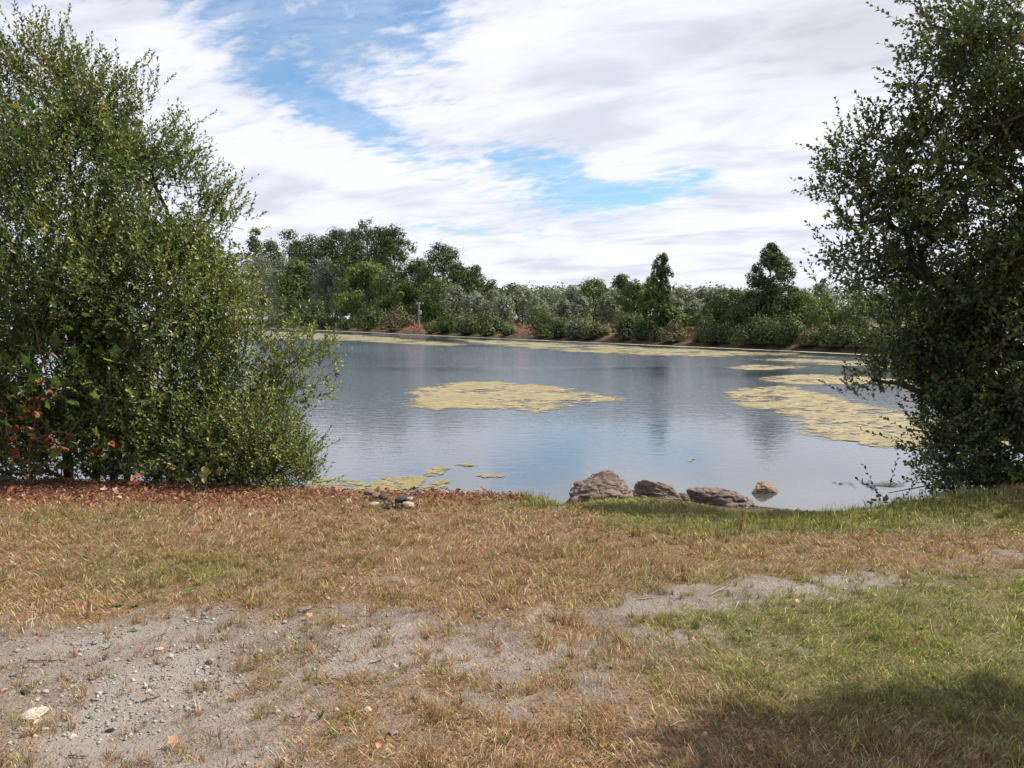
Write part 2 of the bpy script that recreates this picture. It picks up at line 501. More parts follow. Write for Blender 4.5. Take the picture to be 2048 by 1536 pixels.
def mat_plain(name, c1, c2, scale=20, rough=0.7):
    m, N, out = new_mat(name)
    tc = N.n('ShaderNodeTexCoord')
    n = N.noise(tc.outputs['Object'], scale, 5, 0.65)
    principled(N, out, N.mix(N.ramp(n, 0.35, 0.65), c1, c2), rough, 0.3, N.bump(n, 0.4, 0.01))
    return m
M['pole'] = mat_plain('weathered_pole', (0.15, 0.14, 0.125), (0.24, 0.225, 0.20), 3)
M['pole_metal'] = mat_plain('grey_metal_box', (0.30, 0.31, 0.32), (0.38, 0.39, 0.40), 3, 0.5)
M['ceramic'] = mat_plain('white_ceramic', (0.6, 0.6, 0.58), (0.7, 0.7, 0.68), 3, 0.3)

# ------------------------------------------------------------------ the lie of the land
WATER = -0.9
_bx = np.array([-30, -12, -6, -3, -1.2, 0.1, 0.5, 1.0, 1.6, 2.3, 3.0, 3.63, 4.86, 9.0, 30.0])
_by = np.array([9.5, 8.3, 7.7, 7.45, 7.10, 6.90, 6.35, 5.9, 5.85, 6.05, 6.40, 6.8, 7.35, 8.5, 12.0])
_wy = np.array([11., 9.6, 8.9, 8.5, 8.2, 8.3, 9.8, 11.2, 11.2, 10.8, 10.4, 10.0, 9.6, 10.6, 15.0])
SH_A = on_level(1740, 707, WATER)[:2]
SH_B = on_level(560, 654.5, WATER)[:2]
SH_T = (SH_B - SH_A) / np.linalg.norm(SH_B - SH_A)
SH_N = np.array((SH_T[1], -SH_T[0]))
if SH_N[1] < 0: SH_N = -SH_N

def shore_s(X, Y):
    """metres beyond the far waterline"""
    return (X - SH_A[0]) * SH_N[0] + (Y - SH_A[1]) * SH_N[1]

def shore_depth(px):
    r = ray(px, 768)[:2]
    return float((SH_A @ SH_N) / (r @ SH_N) * r[1])

def height(X, Y):
    X = np.asarray(X, float); Y = np.asarray(Y, float)
    yb = np.interp(X, _bx, _by) + 0.10 * (fbm(X * 1.3, X * 0 + 3, octaves=3, seed=5) - 0.5)
    yw = np.interp(X, _bx, _wy) + 0.35 * (fbm(X * 1.1, X * 0 + 9, octaves=4, seed=9) - 0.5)
    t = (Y - yb) / (yw - yb)
    near = np.where(t < 0, 0.0, np.where(t < 1, -0.9 * np.clip(t, 0, 1) ** (1.05 - 0.35 * sstep(1.5, 2.6, X)), -0.9 - 0.5 * (Y - yw) * 0.6))
    near = near - 0.035 * np.exp(-((Y - yb) / 0.25) ** 2) * 0
    near = np.maximum(near, -3.0)
    s = shore_s(X, Y)
    far = np.where(s < 0, -0.9 + s * 0.25, 0)
    far = np.where((s >= 0) & (s < 4.5), -0.9 + 1.45 * sstep(-0.6, 4.5, s), far)
    far = np.where((s >= 4.5) & (s < 9), 0.55, far)
    far = np.where(s >= 9, 0.55 - 0.4 * sstep(9, 15, s), far)
    far = np.maximum(far, -3.0)
    left = np.clip((-X - 260) * 0.2 - 3, -3, 0.3)
    h = np.maximum(np.maximum(near, far), left)
    dist = np.sqrt(X * X + Y * Y)
    h = h + (fbm(X * 0.7, Y * 0.7, octaves=3, seed=2) - 0.5) * 0.05 * np.clip(dist / 4, 0, 1)
    h = h + (fbm(X * 5, Y * 5, octaves=4, seed=21) - 0.5) * 0.035
    h = h + np.where(s > 20, (fbm(X * 0.02, Y * 0.02, seed=8) - 0.4) * 3.0, 0)
    return h

def gauss(px, py, cx, cy, sx, sy, tilt=0):
    c, s = math.cos(rad(tilt)), math.sin(rad(tilt))
    u = ((px - cx) * c + (py - cy) * s) / sx
    v = (-(px - cx) * s + (py - cy) * c) / sy
    return np.exp(-(u * u + v * v))

def zones(X, Y, Z=0.0):
    """how much dead turf, live grass, leaf litter there is at a spot of the near bank"""
    px, py = to_px(X, Y, Z)
    n = fbm(X * 1.6, Y * 1.6, octaves=4, seed=31); n2 = fbm(X * 6, Y * 6, octaves=3, seed=37)
    edge = np.interp(px, [-400, 0, 400, 560, 800, 1000, 1150, 1350, 1500, 1800, 2048, 2500], [1240, 1238, 1222, 1190, 1178, 1212, 1240, 1200, 1180, 1130, 1105, 1080])
    turf = sstep(45, -45, py - edge + (n - 0.5) * 160)                         # far of the track
    track = 0.44 + 0.28 * sstep(500, 1200, px) + 0.12 * sstep(1300, 1536, py) * sstep(700, 1000, px)
    track -= 0.30 * gauss(px, py, 250, 1400, 420, 150, -8) + 0.16 * gauss(px, py, 750, 1300, 330, 60)
    track -= 0.12 * gauss(px, py, 1480, 1165, 330, 38, -8)
    rightg = sstep(-60, 80, (px - 1130) * 0.45 + (py - 1250) * 0.25 - 60) * sstep(1130, 1190, py + (px - 1700) * 0.08)
    cover = np.maximum(turf, np.clip(track + (n - 0.5) * 0.9 + (n2 - 0.5) * 0.5, 0, 1))
    cover = np.maximum(cover, rightg * (0.75 + (n - 0.5) * 0.8))
    cover = cover - (0.30 + 0.55 * sstep(.42, .58, n)) * gauss(px, py, 1500, 1182, 330, 30, -7) - 0.5 * gauss(px, py, 1960, 1115, 130, 16, -4)
    cover = np.clip(cover, 0, 1)
    green = 0.12 + 0.64 * rightg * sstep(1560, 1200, py + (1500 - px) * 0.2) + 0.75 * gauss(px, py, 1800, 1270, 420, 110, 8)
    green = green + 0.55 * gauss(px, py, 1750, 1030, 330, 28, -5) + 0.9 * gauss(px, py, 1120, 1002, 120, 16) + 0.35 * gauss(px, py, 330, 1140, 230, 45)
    green = green - 0.3 * gauss(px, py, 1330, 1003, 130, 14) + 0.7 * sstep(1150, 1250, px) * sstep(1075, 1050, py) * sstep(975, 990, py) + 0.25 * gauss(px, py, 150, 1040, 150, 25)
    green = green * (0.45 + 1.1 * n) + 0.35 * (n2 - 0.5)
    green = np.clip(green, 0, 0.80)
    litter = sstep(1022, 994, py + (n - 0.5) * 40 - 8 * np.sin(px / 180)) * sstep(1075, 1010, px + (n2 - 0.5) * 90)
    return cover, green, litter

def shade_in(X, Y): return 0

# ------------------------------------------------------------------ ground sheet
def build_ground():
    r = np.concatenate([np.geomspace(0.2, 2.2, 12), np.linspace(2.3, 12, 220), np.geomspace(12.2, 2600, 210)])
    a = np.concatenate([np.linspace(-180, -48, 34)[:-1], np.linspace(-48, 48, 290), np.linspace(48, 180, 34)[1:]])
    R, A = np.meshgrid(r, np.radians(a), indexing='ij')
    X, Y = R * np.sin(A), R * np.cos(A)
    Z = height(X, Y)
    s = shore_s(X, Y)
    cover, green, litter = zones(X, Y, Z)
    nearbank = (Y < 14)
    behind = (Y < 1.0)
    cover = np.where(behind, 0.6, cover); green = np.where(behind, 0.3, green); litter = np.where(behind | ~nearbank, 0, litter)
    cover = np.where(nearbank, cover, 1.0); green = np.where(nearbank, green, np.where(s > 9, 0.75, 0.15))
    red = np.where((s > 0.3) & (s < 9), 1.0, 0.0) * (1 - nearbank)
    gp = fbm(X * 0.12, Y * 0.12, octaves=3, seed=77)
    red = red * np.clip(0.55 + 1.1 * sstep(0.35, 0.6, gp), 0, 1)
    mud = np.where(nearbank, sstep(-0.56, -0.74, Z) * 1.0, np.where(s < 0.9, 1.0, 0.0))
    V = np.stack([X, Y, Z], -1).reshape(-1, 3)
    nr, na = R.shape
    i = np.arange(nr - 1)[:, None]; j = np.arange(na - 1)[None, :]
    q = np.stack([i * na + j, (i + 1) * na + j, (i + 1) * na + j + 1, i * na + j + 1], -1).reshape(-1, 4)[:, ::-1]
    ex = dict(cover=cover.ravel(), green=green.ravel(), litter=litter.ravel(), redbank=red.ravel(), mud=mud.ravel())
    me = make_mesh('ground', V, q, np.full(len(q), 4), smooth=True, extra=ex)
    return link('ground', me, M['ground'], kind='structure')
build_ground()

def build_water():
    bm = bmesh.new()
    vs = [bm.verts.new(p) for p in ((-700, 7.2, WATER), (400, 7.2, WATER), (400, 900, WATER), (-700, 900, WATER))]
    bm.faces.new(vs)
    me = bpy.data.meshes.new('water'); bm.to_mesh(me); bm.free()
    return link('water', me, M['water'], kind='structure')
build_water()

# ------------------------------------------------------------------ floating algae
def inside_poly(px, py, poly):
    poly = np.asarray(poly, float)
    res = np.zeros(px.shape, bool); dist = np.full(px.shape, 1e9)
    n = len(poly)
    for k in range(n):
        x1, y1 = poly[k]; x2, y2 = poly[(k + 1) % n]
        cond = ((y1 > py) != (y2 > py))
        with np.errstate(divide='ignore', invalid='ignore'):
            xi = (x2 - x1) * (py - y1) / ((y2 - y1) if y2 != y1 else 1e-9) + x1
        res ^= cond & (px < xi)
        dx, dy = x2 - x1, y2 - y1
        t = np.clip(((px - x1) * dx + (py - y1) * dy) / (dx * dx + dy * dy + 1e-9), 0, 1)
        dist = np.minimum(dist, np.hypot(px - x1 - t * dx, py - y1 - t * dy))
    return res, dist

def algae(name, poly_px, mat, label, band, nx=140, ny=60, group='floating algae mats on the lake', lift=0.006, grow=1.0):
    """a mat afloat on the water: outline on the water plane, ragged edge of width band (m)"""
    poly_px = np.array(poly_px, float)
    if name == 'algae_scrap': grow = 1.25
    if grow != 1: poly_px = poly_px.mean(0) + (poly_px - poly_px.mean(0)) * np.array([grow, 1.0 + (grow - 1) * 1.3])
    poly = np.array([on_level(x, y, WATER)[:2] for x, y in poly_px])
    lo, hi = poly.min(0), poly.max(0)
    gx = np.linspace(lo[0], hi[0], nx); gy = np.linspace(lo[1], hi[1], ny)
    X, Y = np.meshgrid(gx, gy, indexing='ij')
    ins, dist = inside_poly(X, Y, poly)
    # distance measured relative to the thickness of the mat across the line of sight
    e = np.clip(dist / band, 0, 1) * np.where(ins, 1, -1)
    keepv = ins | (dist < band * 0.15)
    V = np.stack([X, Y, np.full_like(X, WATER + lift) + 0.012 * fbm(X * 4, Y * 4, seed=3) * np.clip(e, 0, 1)], -1).reshape(-1, 3)
    i = np.arange(nx - 1)[:, None]; j = np.arange(ny - 1)[None, :]
    q = np.stack([i * ny + j, (i + 1) * ny + j, (i + 1) * ny + j + 1, i * ny + j + 1], -1).reshape(-1, 4)
    k = keepv.ravel()[q].all(1)
    q = q[k]
    used = np.unique(q); remap = -np.ones(len(V), int); remap[used] = np.arange(len(used))
    V = V[used]; q = remap[q]; ev = e.ravel()[used]
    c = V.mean(0); c[2] = WATER
    me = make_mesh(name, V, q, np.full(len(q), 4), smooth=True, extra={'edge': np.clip(ev, 0, 1)})
    me.materials.append(mat)
    o = link(name, me, label=label, category='algae mat', group=group)
    return o

algae('algae_mat', [(818, 790), (850, 781), (905, 774), (960, 769), (1030, 771), (1100, 776), (1160, 784), (1210, 792), (1262, 799),
      (1200, 806), (1140, 813), (1095, 822), (1060, 826), (1000, 819), (930, 817), (880, 821), (840, 813)], M['algae_tan'],
      'tan leaf-shaped algae mat afloat alone in the middle of the lake', 1.0, grow=1.24)
algae('algae_mat', [(1455, 800), (1500, 786), (1600, 783), (1680, 795), (1780, 818), (1900, 838), (2060, 862), (2060, 905), (1900, 900), (1780, 893),
      (1680, 886), (1600, 872), (1550, 850), (1480, 815)], M['algae_tan'],
      'broad tan algae mat on the right, largest one, beyond the lone rock in the water', 1.2, grow=1.2)
algae('algae_mat', [(1485, 757), (1560, 749), (1650, 748), (1760, 755), (1900, 765), (1900, 778), (1720, 772), (1620, 771), (1530, 766)], M['algae_tan'],
      'narrow tan algae band just behind the largest mat on the right', 1.2, grow=1.12)
algae('algae_mat', [(1440, 735), (1500, 729), (1600, 731), (1640, 736), (1560, 741), (1480, 741)], M['algae_tan'],
      'thin short algae sliver between the shore bands and the right hand tan band', 1.2, grow=1.2)
algae('algae_mat', [(1420, 716), (1600, 714), (1760, 722), (1960, 734), (1960, 752), (1800, 745), (1650, 733), (1540, 727)], M['algae_olive'],
      'olive algae band reaching out from the shore under the overhanging right tree', 2.5)
algae('algae_mat', [(470, 664), (560, 663), (700, 668), (820, 675), (900, 682), (985, 690), (900, 694), (800, 691), (700, 684), (600, 680), (470, 676)], M['algae_olive'],
      'long olive green algae band stretching from the left shrub along the far shore', 3.5, nx=260, grow=1.03)
algae('algae_mat', [(860, 676), (1000, 680), (1200, 688), (1400, 697), (1620, 706), (1780, 716), (1800, 724), (1650, 718), (1480, 716), (1330, 716), (1180, 710), (1050, 700), (940, 690)],
      M['algae_olive'], 'streaky olive algae sheet with dark gaps in front of the far shore bushes', 3.5, nx=300, grow=1.03)
algae('algae_mat', [(540, 655.5), (800, 667.5), (1040, 678.5), (1300, 689.5), (1560, 700.5), (1760, 709.5), (2000, 720.5), (2000, 724), (1760, 712.0), (1560, 702.5), (1300, 691.1), (1040, 679.6), (800, 668.5), (540, 656.5)],
      mat_algae('pale_shore_algae', (0.30, 0.24, 0.13), (0.42, 0.35, 0.20), -0.1, 0.3), 'thin pale yellow algae line hugging the far bank the whole way', 0.5, nx=700, ny=420)
for poly, lab in [
    ([(905, 930), (930, 925), (970, 931), (940, 935)], 'small yellow algae streak farthest out among the scraps near the bank'),
    ([(950, 951), (985, 947), (1025, 951), (1000, 956), (965, 957)], 'small yellow algae scrap on the dark blue reflection'),
    ([(840, 943), (870, 934), (905, 936), (895, 950), (850, 953)], 'dull yellow algae patch left of the two bright streaks'),
    ([(830, 978), (870, 962), (905, 962), (900, 976), (860, 986)], 'olive algae patch close in front of the leaf litter bank'),
    ([(730, 975), (760, 955), (850, 955), (840, 975), (780, 985)], 'faint olive algae patch between fire ring stones and open lake'),
    ([(600, 985), (640, 960), (720, 965), (800, 985), (790, 1000), (620, 1000)], 'bright yellow algae fringe beside the lower tip of the left shrub'),
    ([(1370, 922), (1384, 914), (1398, 918), (1386, 924)], 'tiny brown algae scrap floating beyond the third boulder')]:
    algae('algae_scrap', poly, M['algae_yellow'], lab, 0.16, 50, 30, group='yellow algae scraps near the bank')
for poly, lab in [
    ([(1560, 968), (1640, 955), (1760, 958), (1850, 966), (1860, 984), (1760, 985), (1650, 978)], 'dark broken water weed floating right of the domed rock in the water'),
    ([(1560, 890), (1700, 897), (1850, 905), (1850, 914), (1700, 905)], 'thin dark weed fringe below the largest tan mat')]:
    algae('water_weed', poly, M['algae_dark'], lab, 0.5, 80, 40, group='dark weed on the water')

# ------------------------------------------------------------------ boulders and stones
def rock_mesh(name, dims, seed, sub=5, planes=16, rough=0.10, flat=0.0, round_=0.0):
    g = np.random.default_rng(seed)
    bm = bmesh.new()
    bmesh.ops.create_icosphere(bm, subdivisions=sub, radius=1.0)
    V = np.array([v.co[:] for v in bm.verts])
    Nn = rand_unit(planes, g); Hh = g.uniform(0.62, 1.0, planes)
    dots = V @ Nn.T
    r = np.where(dots > 0.05, Hh[None, :] / np.maximum(dots, 0.05), 9)
    k = 14.0
    sm = -np.log(np.exp(-k * np.minimum(r, 2)).sum(1)) / k
    sm = np.minimum(sm, 1.15)
    if round_: sm = sm * (1 - round_) + round_
    Vd = V * sm[:, None]
    o = seed * 3.7
    rid = 1 - np.abs(2 * fbm(V[:, 0] * 1.8 + o, V[:, 1] * 1.8, V[:, 2] * 3.4, 5, seed) - 1)
    n2 = fbm(V[:, 0] * 5 + o, V[:, 1] * 5, V[:, 2] * 9, 4, seed + 5)
    step = fbm(V[:, 0] * 1.2 + o, V[:, 1] * 1.2, V[:, 2] * 1.2, 3, seed + 9)
    ter = np.abs(((V[:, 2] * 3 + step * 4 + V[:, 0] * 0.8) % 1.0) - 0.5)
    Vd = Vd * (1 + rough * ((rid - 0.7) * 1.6 + (n2 - 0.5) * 0.7 + (ter - 0.25) * 0.5))[:, None]
    Vd *= np.array(dims) / 2
    for v, p in zip(bm.verts, Vd): v.co = p
    for f in bm.faces: f.smooth = True
    me = bpy.data.meshes.new(name); bm.to_mesh(me); bm.free()
    return me

def put_rock(name, px0, px1, pytop, depth, mat, label, cat, group, seed, rotz=0, deep=0.8, sub=5, rough=0.10, sink=0.3, planes=16, round_=0.0, tilt=(0, 0)):
    """width and top as seen, at a real depth"""
    w = (px1 - px0) / FPX * depth
    top = at((px0 + px1) / 2, pytop, depth)
    gz = max(float(height(top[0], depth)), WATER) if True else 0
    h = (top[2] - gz) / (1 - sink)
    me = rock_mesh(name, (w * 1.08, w * deep, h * 1.05), seed, sub, planes, rough, round_=round_)
    me.materials.append(mat)
    o = link(name, me, loc=(top[0], depth, top[2] - h / 2), label=label, category=cat, group=group)
    o.rotation_euler = (tilt[0], tilt[1], rotz)
    return o

BG = 'boulders along the water edge'
put_rock('boulder', 1128, 1284, 944, 9.4, M['boulder'], 'largest grey-brown craggy boulder with a peaked top at the water edge', 'boulder', BG, 41, 0.1, 0.75, 6, 0.20, 0.42)
put_rock('boulder', 1266, 1364, 960, 9.6, M['boulder'], 'second boulder from the left, rounded and cracked, touching the largest one', 'boulder', BG, 57, -0.2, 0.8, 6, 0.18, 0.5)
put_rock('boulder', 1346, 1380, 981, 9.75, M['boulder'], 'small low rock squeezed behind the second boulder', 'rock', BG, 63, 0.3, 0.8, 5, 0.16, 0.5)
put_rock('boulder', 1370, 1492, 966, 9.9, M['boulder'], 'long flat-topped boulder, rightmost of those standing on the bank', 'boulder', BG, 78, 0.15, 0.65, 6, 0.18, 0.5, tilt=(0, 0.08))
put_rock('boulder', 1502, 1566, 968, 11.05, M['wet_rock'], 'brown domed rock standing alone in the water', 'rock', BG, 93, 0.2, 0.8, 6, 0.14, 0.55)

FR = 'stones of the old fire ring'
for (x0, x1, y, d, mt, lab, sd, rz) in [
    (727, 748, 997, 6.85, 'stone_brown', 'brown stone at the left end of the fire ring', 3, 0.2),
    (742, 762, 1000, 6.75, 'stone_brown', 'second brown stone of the fire ring, lying flat beside the end one', 4, 0.9),
    (756, 776, 1000, 6.70, 'stone_dark', 'long sooty stone leaning in the left half of the fire ring', 5, -0.5),
    (739, 757, 1007, 6.55, 'stone_tan', 'small round tan stone in front of the left half of the fire ring', 6, 0.1),
    (764, 778, 1006, 6.55, 'stone_dark', 'black stone by the gap in the fire ring', 7, 0.3),
    (790, 806, 1010, 6.50, 'stone_dark', 'blackened round stone at the front of the right pile', 8, 0.5),
    (792, 814, 1003, 6.62, 'stone_dark', 'flat dark slab in the middle of the right pile', 9, 0.1),
    (806, 827, 1009, 6.48, 'stone_tan', 'pale egg-shaped stone at the front of the right pile', 10, 0.1),
    (812, 826, 1001, 6.62, 'stone_tan', 'light grey-tan stone above the pale egg-shaped one', 11, 0.4),
    (800, 812, 1000.5, 6.7, 'stone_brown', 'brown stone at the back of the right pile', 12, 0.0),
    (807, 814, 997, 6.66, 'stone_tan', 'tiny light pebble crowning the right pile', 13, 0.0)]:
    w = (x1 - x0) / FPX * d * 1.08
    c = at((x0 + x1) / 2, y, d); gz = float(height(c[0], d))
    hh = w * 0.62
    me = rock_mesh('cobble', (w * 1.05, w * 0.8, hh), sd, 3, 14, 0.10, round_=0.35)
    me.materials.append(M[mt])
    z = gz + hh * 0.45 + (0.02 if y < 1004 else 0.0)
    o = link('cobble', me, loc=(c[0], d, z), label=lab, category='stone', group=FR)
    o.rotation_euler = (0, random.uniform(-0.2, 0.2), rz)
chv = []
def charcoal():
    n = 160; P = at(780, 1014, 6.5)
    me_v, me_f, off = [], [], 0
    for i in range(n):
        x = P[0] + rng.normal(0, 0.09); y = P[1] + rng.normal(0.03, 0.07)
        s = rng.uniform(0.006, 0.02)
        v = rand_unit(6) * s * np.array([1.4, 1, 0.7]) + np.array([x, y, float(height(x, y)) + s * 0.6])
        me_v.append(v)
        me_f.append(np.array([[0, 1, 2], [0, 2, 3], [0, 3, 4], [0, 4, 1], [5, 2, 1], [5, 3, 2], [5, 4, 3], [5, 1, 4]]) + off); off += 6
    return make_mesh('ash', np.concatenate(me_v), np.concatenate(me_f), np.full(n * 8, 3))
link('charcoal', charcoal(), M['stone_dark'], kind='stuff', label='black charcoal scattered between the fire ring stones', category='charcoal')

def build_shore_stones():
    g = np.random.default_rng(66); n = 420
    X = g.uniform(0.6, 4.6, n); Y = np.interp(X, _bx, _wy) + g.normal(-0.75, 0.45, n)
    Z = height(X, Y); k = (Z < -0.42); X, Y, Z = X[k], Y[k], Z[k]; n = len(X)
    s = np.clip(g.lognormal(math.log(0.012), 0.6, n), .004, .05)
    base = np.array([[1, 0, 0], [0, 1, 0], [-1, 0, 0], [0, -1, 0], [0, 0, 1], [0, 0, -1.0]])
    V = (base[None] * (1 + g.uniform(-.35, .35, (n, 6, 1))) + g.uniform(-.25, .25, (n, 6, 3))) * s[:, None, None] * [1.3, 1, .7] + np.stack([X, Y, Z], -1)[:, None]
    F = np.array([[0, 1, 4], [1, 2, 4], [2, 3, 4], [3, 0, 4], [1, 0, 5], [2, 1, 5], [3, 2, 5], [0, 3, 5]])
    F = (F[None] + np.arange(n)[:, None, None] * 6).reshape(-1, 3)
    c = g.uniform(.06, .22, n)[:, None] * np.array([[1., .85, .72]])
    link('shore_gravel', make_mesh('shore_gravel', V.reshape(-1, 3), F, np.full(len(F), 3), np.repeat(c, 6, 0)), M['gravel'], kind='stuff', label='small brown stones and clods on the muddy edge by the boulders', category='gravel')
build_shore_stones()

# loose stones big enough to pick out
LS = 'loose stones on the bare track'
stones = [
 (618, 1248, 14, 'stone_grey', 'grey stone with dark shadow, left of the pair on the upper track'),
 (744, 1252, 13, 'stone_grey', 'pale grey stone, right of the pair on the upper track'),
 (958, 1237, 15, 'stone_grey', 'grey stone sitting where dry grass meets the track in the middle'),
 (609, 1220, 26, 'stone_grey', 'flat pale stone half buried beside an orange leaf'),
 (652, 1186, 14, 'stone_dark', 'dark stone under the turf edge left of a pinkish leaf'),
 (829, 1396, 12, 'stone_grey', 'small two-toned stone on the track below the middle tufts'),
 (418, 1328, 16, 'stone_dark', 'dark angular stone of the pair on the gravel strip'),
 (412, 1336, 12, 'stone_grey', 'lighter stone touching the dark angular one on the gravel strip'),
 (307, 1357, 14, 'stone_grey', 'rounded grey stone above the white gravel line'),
 (318, 1326, 13, 'stone_grey', 'dull grey stone beside the small pale plant'),
 (380, 1384, 18, 'stone_grey', 'bluish grey stone ending the white gravel line'),
 (297, 1384, 14, 'stone_pale', 'whitish stone in the middle of the gravel line'),
 (213, 1386, 12, 'stone_grey', 'grey stone left of the gravel line'),
 (184, 1437, 14, 'stone_grey', 'grey stone below the brown stick'),
 (219, 1463, 17, 'stone_dark', 'blackish stone alone on the dusty lower track'),
 (67, 1433, 52, 'stone_pale', 'large flat cream stone half sunk at the left edge'),
 (72, 1447, 16, 'stone_pale', 'small cream stone just below the large flat cream one'),
 (90, 1461, 14, 'stone_pale', 'white chip beside the reddish sticks'),
 (145, 1475, 16, 'stone_pale', 'white flat chip right of the small grass tuft'),
 (50, 1387, 20, 'stone_dark', 'dark blue-grey stone by the left edge tuft'),
 (28, 1352, 18, 'stone_grey', 'light flat stone near the left edge'),
 (40, 1345, 18, 'stone_grey', 'grey stone behind the light flat one near the left edge'),
 (205, 1320, 11, 'stone_dark', 'tiny dark stone below the thin brown stick'),
 (512, 1313, 12, 'stone_dark', 'black stone at the foot of the thin straw'),
 (316, 1300, 22, 'stone_pale', 'pale crumbling stone between dry tufts left of the gravel'),
 (735, 1421, 16, 'stone_pale', 'pale flat chip under the leaning weed'),
 (560, 1365, 10, 'stone_dark', 'black pebble left of the lower green tufts'),
 (1410, 1470, 14, 'stone_pale', 'whitish stone in grass near the big orange leaf'),
 (1227, 1283, 14, 'stone_grey', 'light stone at the edge of the right hand grass'),
 (1150, 1520, 34, 'stone_grey', 'broad flat grey stone flush with the soil at the bottom edge'),
 (785, 1467, 24, 'stone_grey', 'flat grey stone low in the middle foreground'),
 (590, 1432, 22, 'stone_grey', 'flat grey stone behind the tall dark weed'),
]
for k, (px, py, wpx, mt, lab) in enumerate(stones):
    p = on_level(px, py, 0.0)
    for _ in range(3):
        p = on_level(px, py, float(height(p[0], p[1])))
    w = wpx / FPX * p[1]
    flat = 0.32 if wpx > 20 else 0.62
    me = rock_mesh('stone', (w, w * 0.85, w * flat), 200 + k, 3, 11, 0.08)
    me.materials.append(M[mt])
    o = link('stone', me, loc=(p[0], p[1], p[2] + w * flat * 0.22), label=lab, category='stone', group=LS)
    o.rotation_euler = (rng.uniform(-.2, .2), rng.uniform(-.2, .2), rng.uniform(0, 6))

# gravel
def scatter_near(n, g=rng, ymax=11.0, seed_bias=1.0, ymin=2.0):
    """spots on the near bank inside (and a little outside) the field of view, denser near the camera"""
    d = ymin * (ymax / ymin) ** g.uniform(0, 1, n) if seed_bias else g.uniform(ymin, ymax, n)
    X = g.uniform(-0.78, 0.78, n) * d
    return X, d

def build_gravel():
    X, Y = scatter_near(60000, ymax=7.2)
    cover, green, litter = zones(X, Y)
    px, py = to_px(X, Y, 0)
    rocky = gauss(px, py, 330, 1360, 300, 90, -22) + 0.6 * gauss(px, py, 480, 1260, 260, 40, -20) + 0.35 * gauss(px, py, 100, 1420, 250, 150) + 0.06 + 0.22 * gauss(px, py, 1750, 1470, 260, 50)
    patch = fbm(X * 4, Y * 4, seed=90)
    pr = (1 - cover) * np.clip(rocky * (0.12 + 2.2 * sstep(.40, .66, patch)), 0, 1) * 0.85
    k = rng.uniform(0, 1, len(X)) < pr
    X, Y = X[k], Y[k]; n = len(X)
    s = rng.lognormal(math.log(0.0045), 0.5, n); s = np.clip(s, 0.002, 0.016)
    Z = height(X, Y) + s * 0.25
    base = np.array([[1, 0, 0], [0, 1, 0], [-1, 0, 0], [0, -1, 0], [0, 0, 1], [0, 0, -1.0], ])
    V = base[None] * (1 + rng.uniform(-.35, .35, (n, 6, 1))) + rng.uniform(-.25, .25, (n, 6, 3))
    V = V * s[:, None, None] * np.array([1.15, 1.0, 0.75])
    a = rng.uniform(0, 6.28, n); c, sn = np.cos(a)[:, None], np.sin(a)[:, None]
    V = np.stack([V[..., 0] * c - V[..., 1] * sn, V[..., 0] * sn + V[..., 1] * c, V[..., 2]], -1)
    V += np.stack([X, Y, Z], -1)[:, None, :]
    F = np.array([[0, 1, 4], [1, 2, 4], [2, 3, 4], [3, 0, 4], [1, 0, 5], [2, 1, 5], [3, 2, 5], [0, 3, 5]])
    F = (F[None] + np.arange(n)[:, None, None] * 6).reshape(-1, 3)
    g_ = rng.uniform(0.14, 0.40, n)[:, None] * np.array([[1.0, 0.93, 0.86]]) * (1 + rng.normal(0, 0.03, (n, 3)))
    me = make_mesh('gravel', V.reshape(-1, 3), F, np.full(len(F), 3), np.repeat(g_, 6, 0))
    link('gravel', me, M['gravel'], kind='stuff', label='grey crushed gravel and grit strewn over the bare track', category='gravel')
build_gravel()

# ------------------------------------------------------------------ grass
def blades(X, Y, Z, Hh, W, lean_dir, lean, cols, simple=False):
    """bent blades: 5 vertices, quad + quad-ish + tip"""
    n = len(X)
    P = np.stack([X, Y, Z], -1)
    a = lean_dir
    L = np.stack([np.cos(a), np.sin(a), np.zeros(n)], -1)
    face = rng.uniform(0, 6.28, n)
    S = np.stack([np.cos(face), np.sin(face), np.zeros(n)], -1)
    up = np.array([[0, 0, 1.0]])
    lean = lean[:, None]; Hh = Hh[:, None]; W = W[:, None]
    mid = P + up * Hh * 0.55 * np.cos(lean * 0.6) + L * Hh * 0.55 * np.sin(lean * 0.6)
    tip = mid + up * Hh * 0.45 * np.cos(lean * 1.5) + L * Hh * 0.45 * np.sin(lean * 1.5)
    V = np.stack([P - S * W / 2, P + S * W / 2, mid + S * W * 0.4, mid - S * W * 0.4, tip], 1).reshape(-1, 3)
    if simple:
        V = np.stack([P - S * W / 2, P + S * W / 2, tip], 1).reshape(-1, 3)
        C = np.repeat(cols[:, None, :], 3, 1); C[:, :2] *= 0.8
        return V, np.arange(3 * n), np.full(n, 3), C.reshape(-1, 3)
    b = np.arange(n)[:, None] * 5
    q = b + np.array([[0, 1, 2, 3]]); t = b + np.array([[3, 2, 4]])
    F = np.concatenate([q, t], 1).reshape(-1)
    sz = np.tile([4, 3], n)
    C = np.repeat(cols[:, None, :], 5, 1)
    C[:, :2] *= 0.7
    return V, F, sz, C.reshape(-1, 3)

TAN = np.array([0.365, 0.220, 0.128]); STRAW = np.array([0.46, 0.35, 0.22]); BROWN = np.array([0.20, 0.095, 0.050])
GRN = np.array([0.13, 0.15, 0.038]); GRN2 = np.array([0.20, 0.235, 0.055]); GREY = np.array([0.20, 0.195, 0.12])

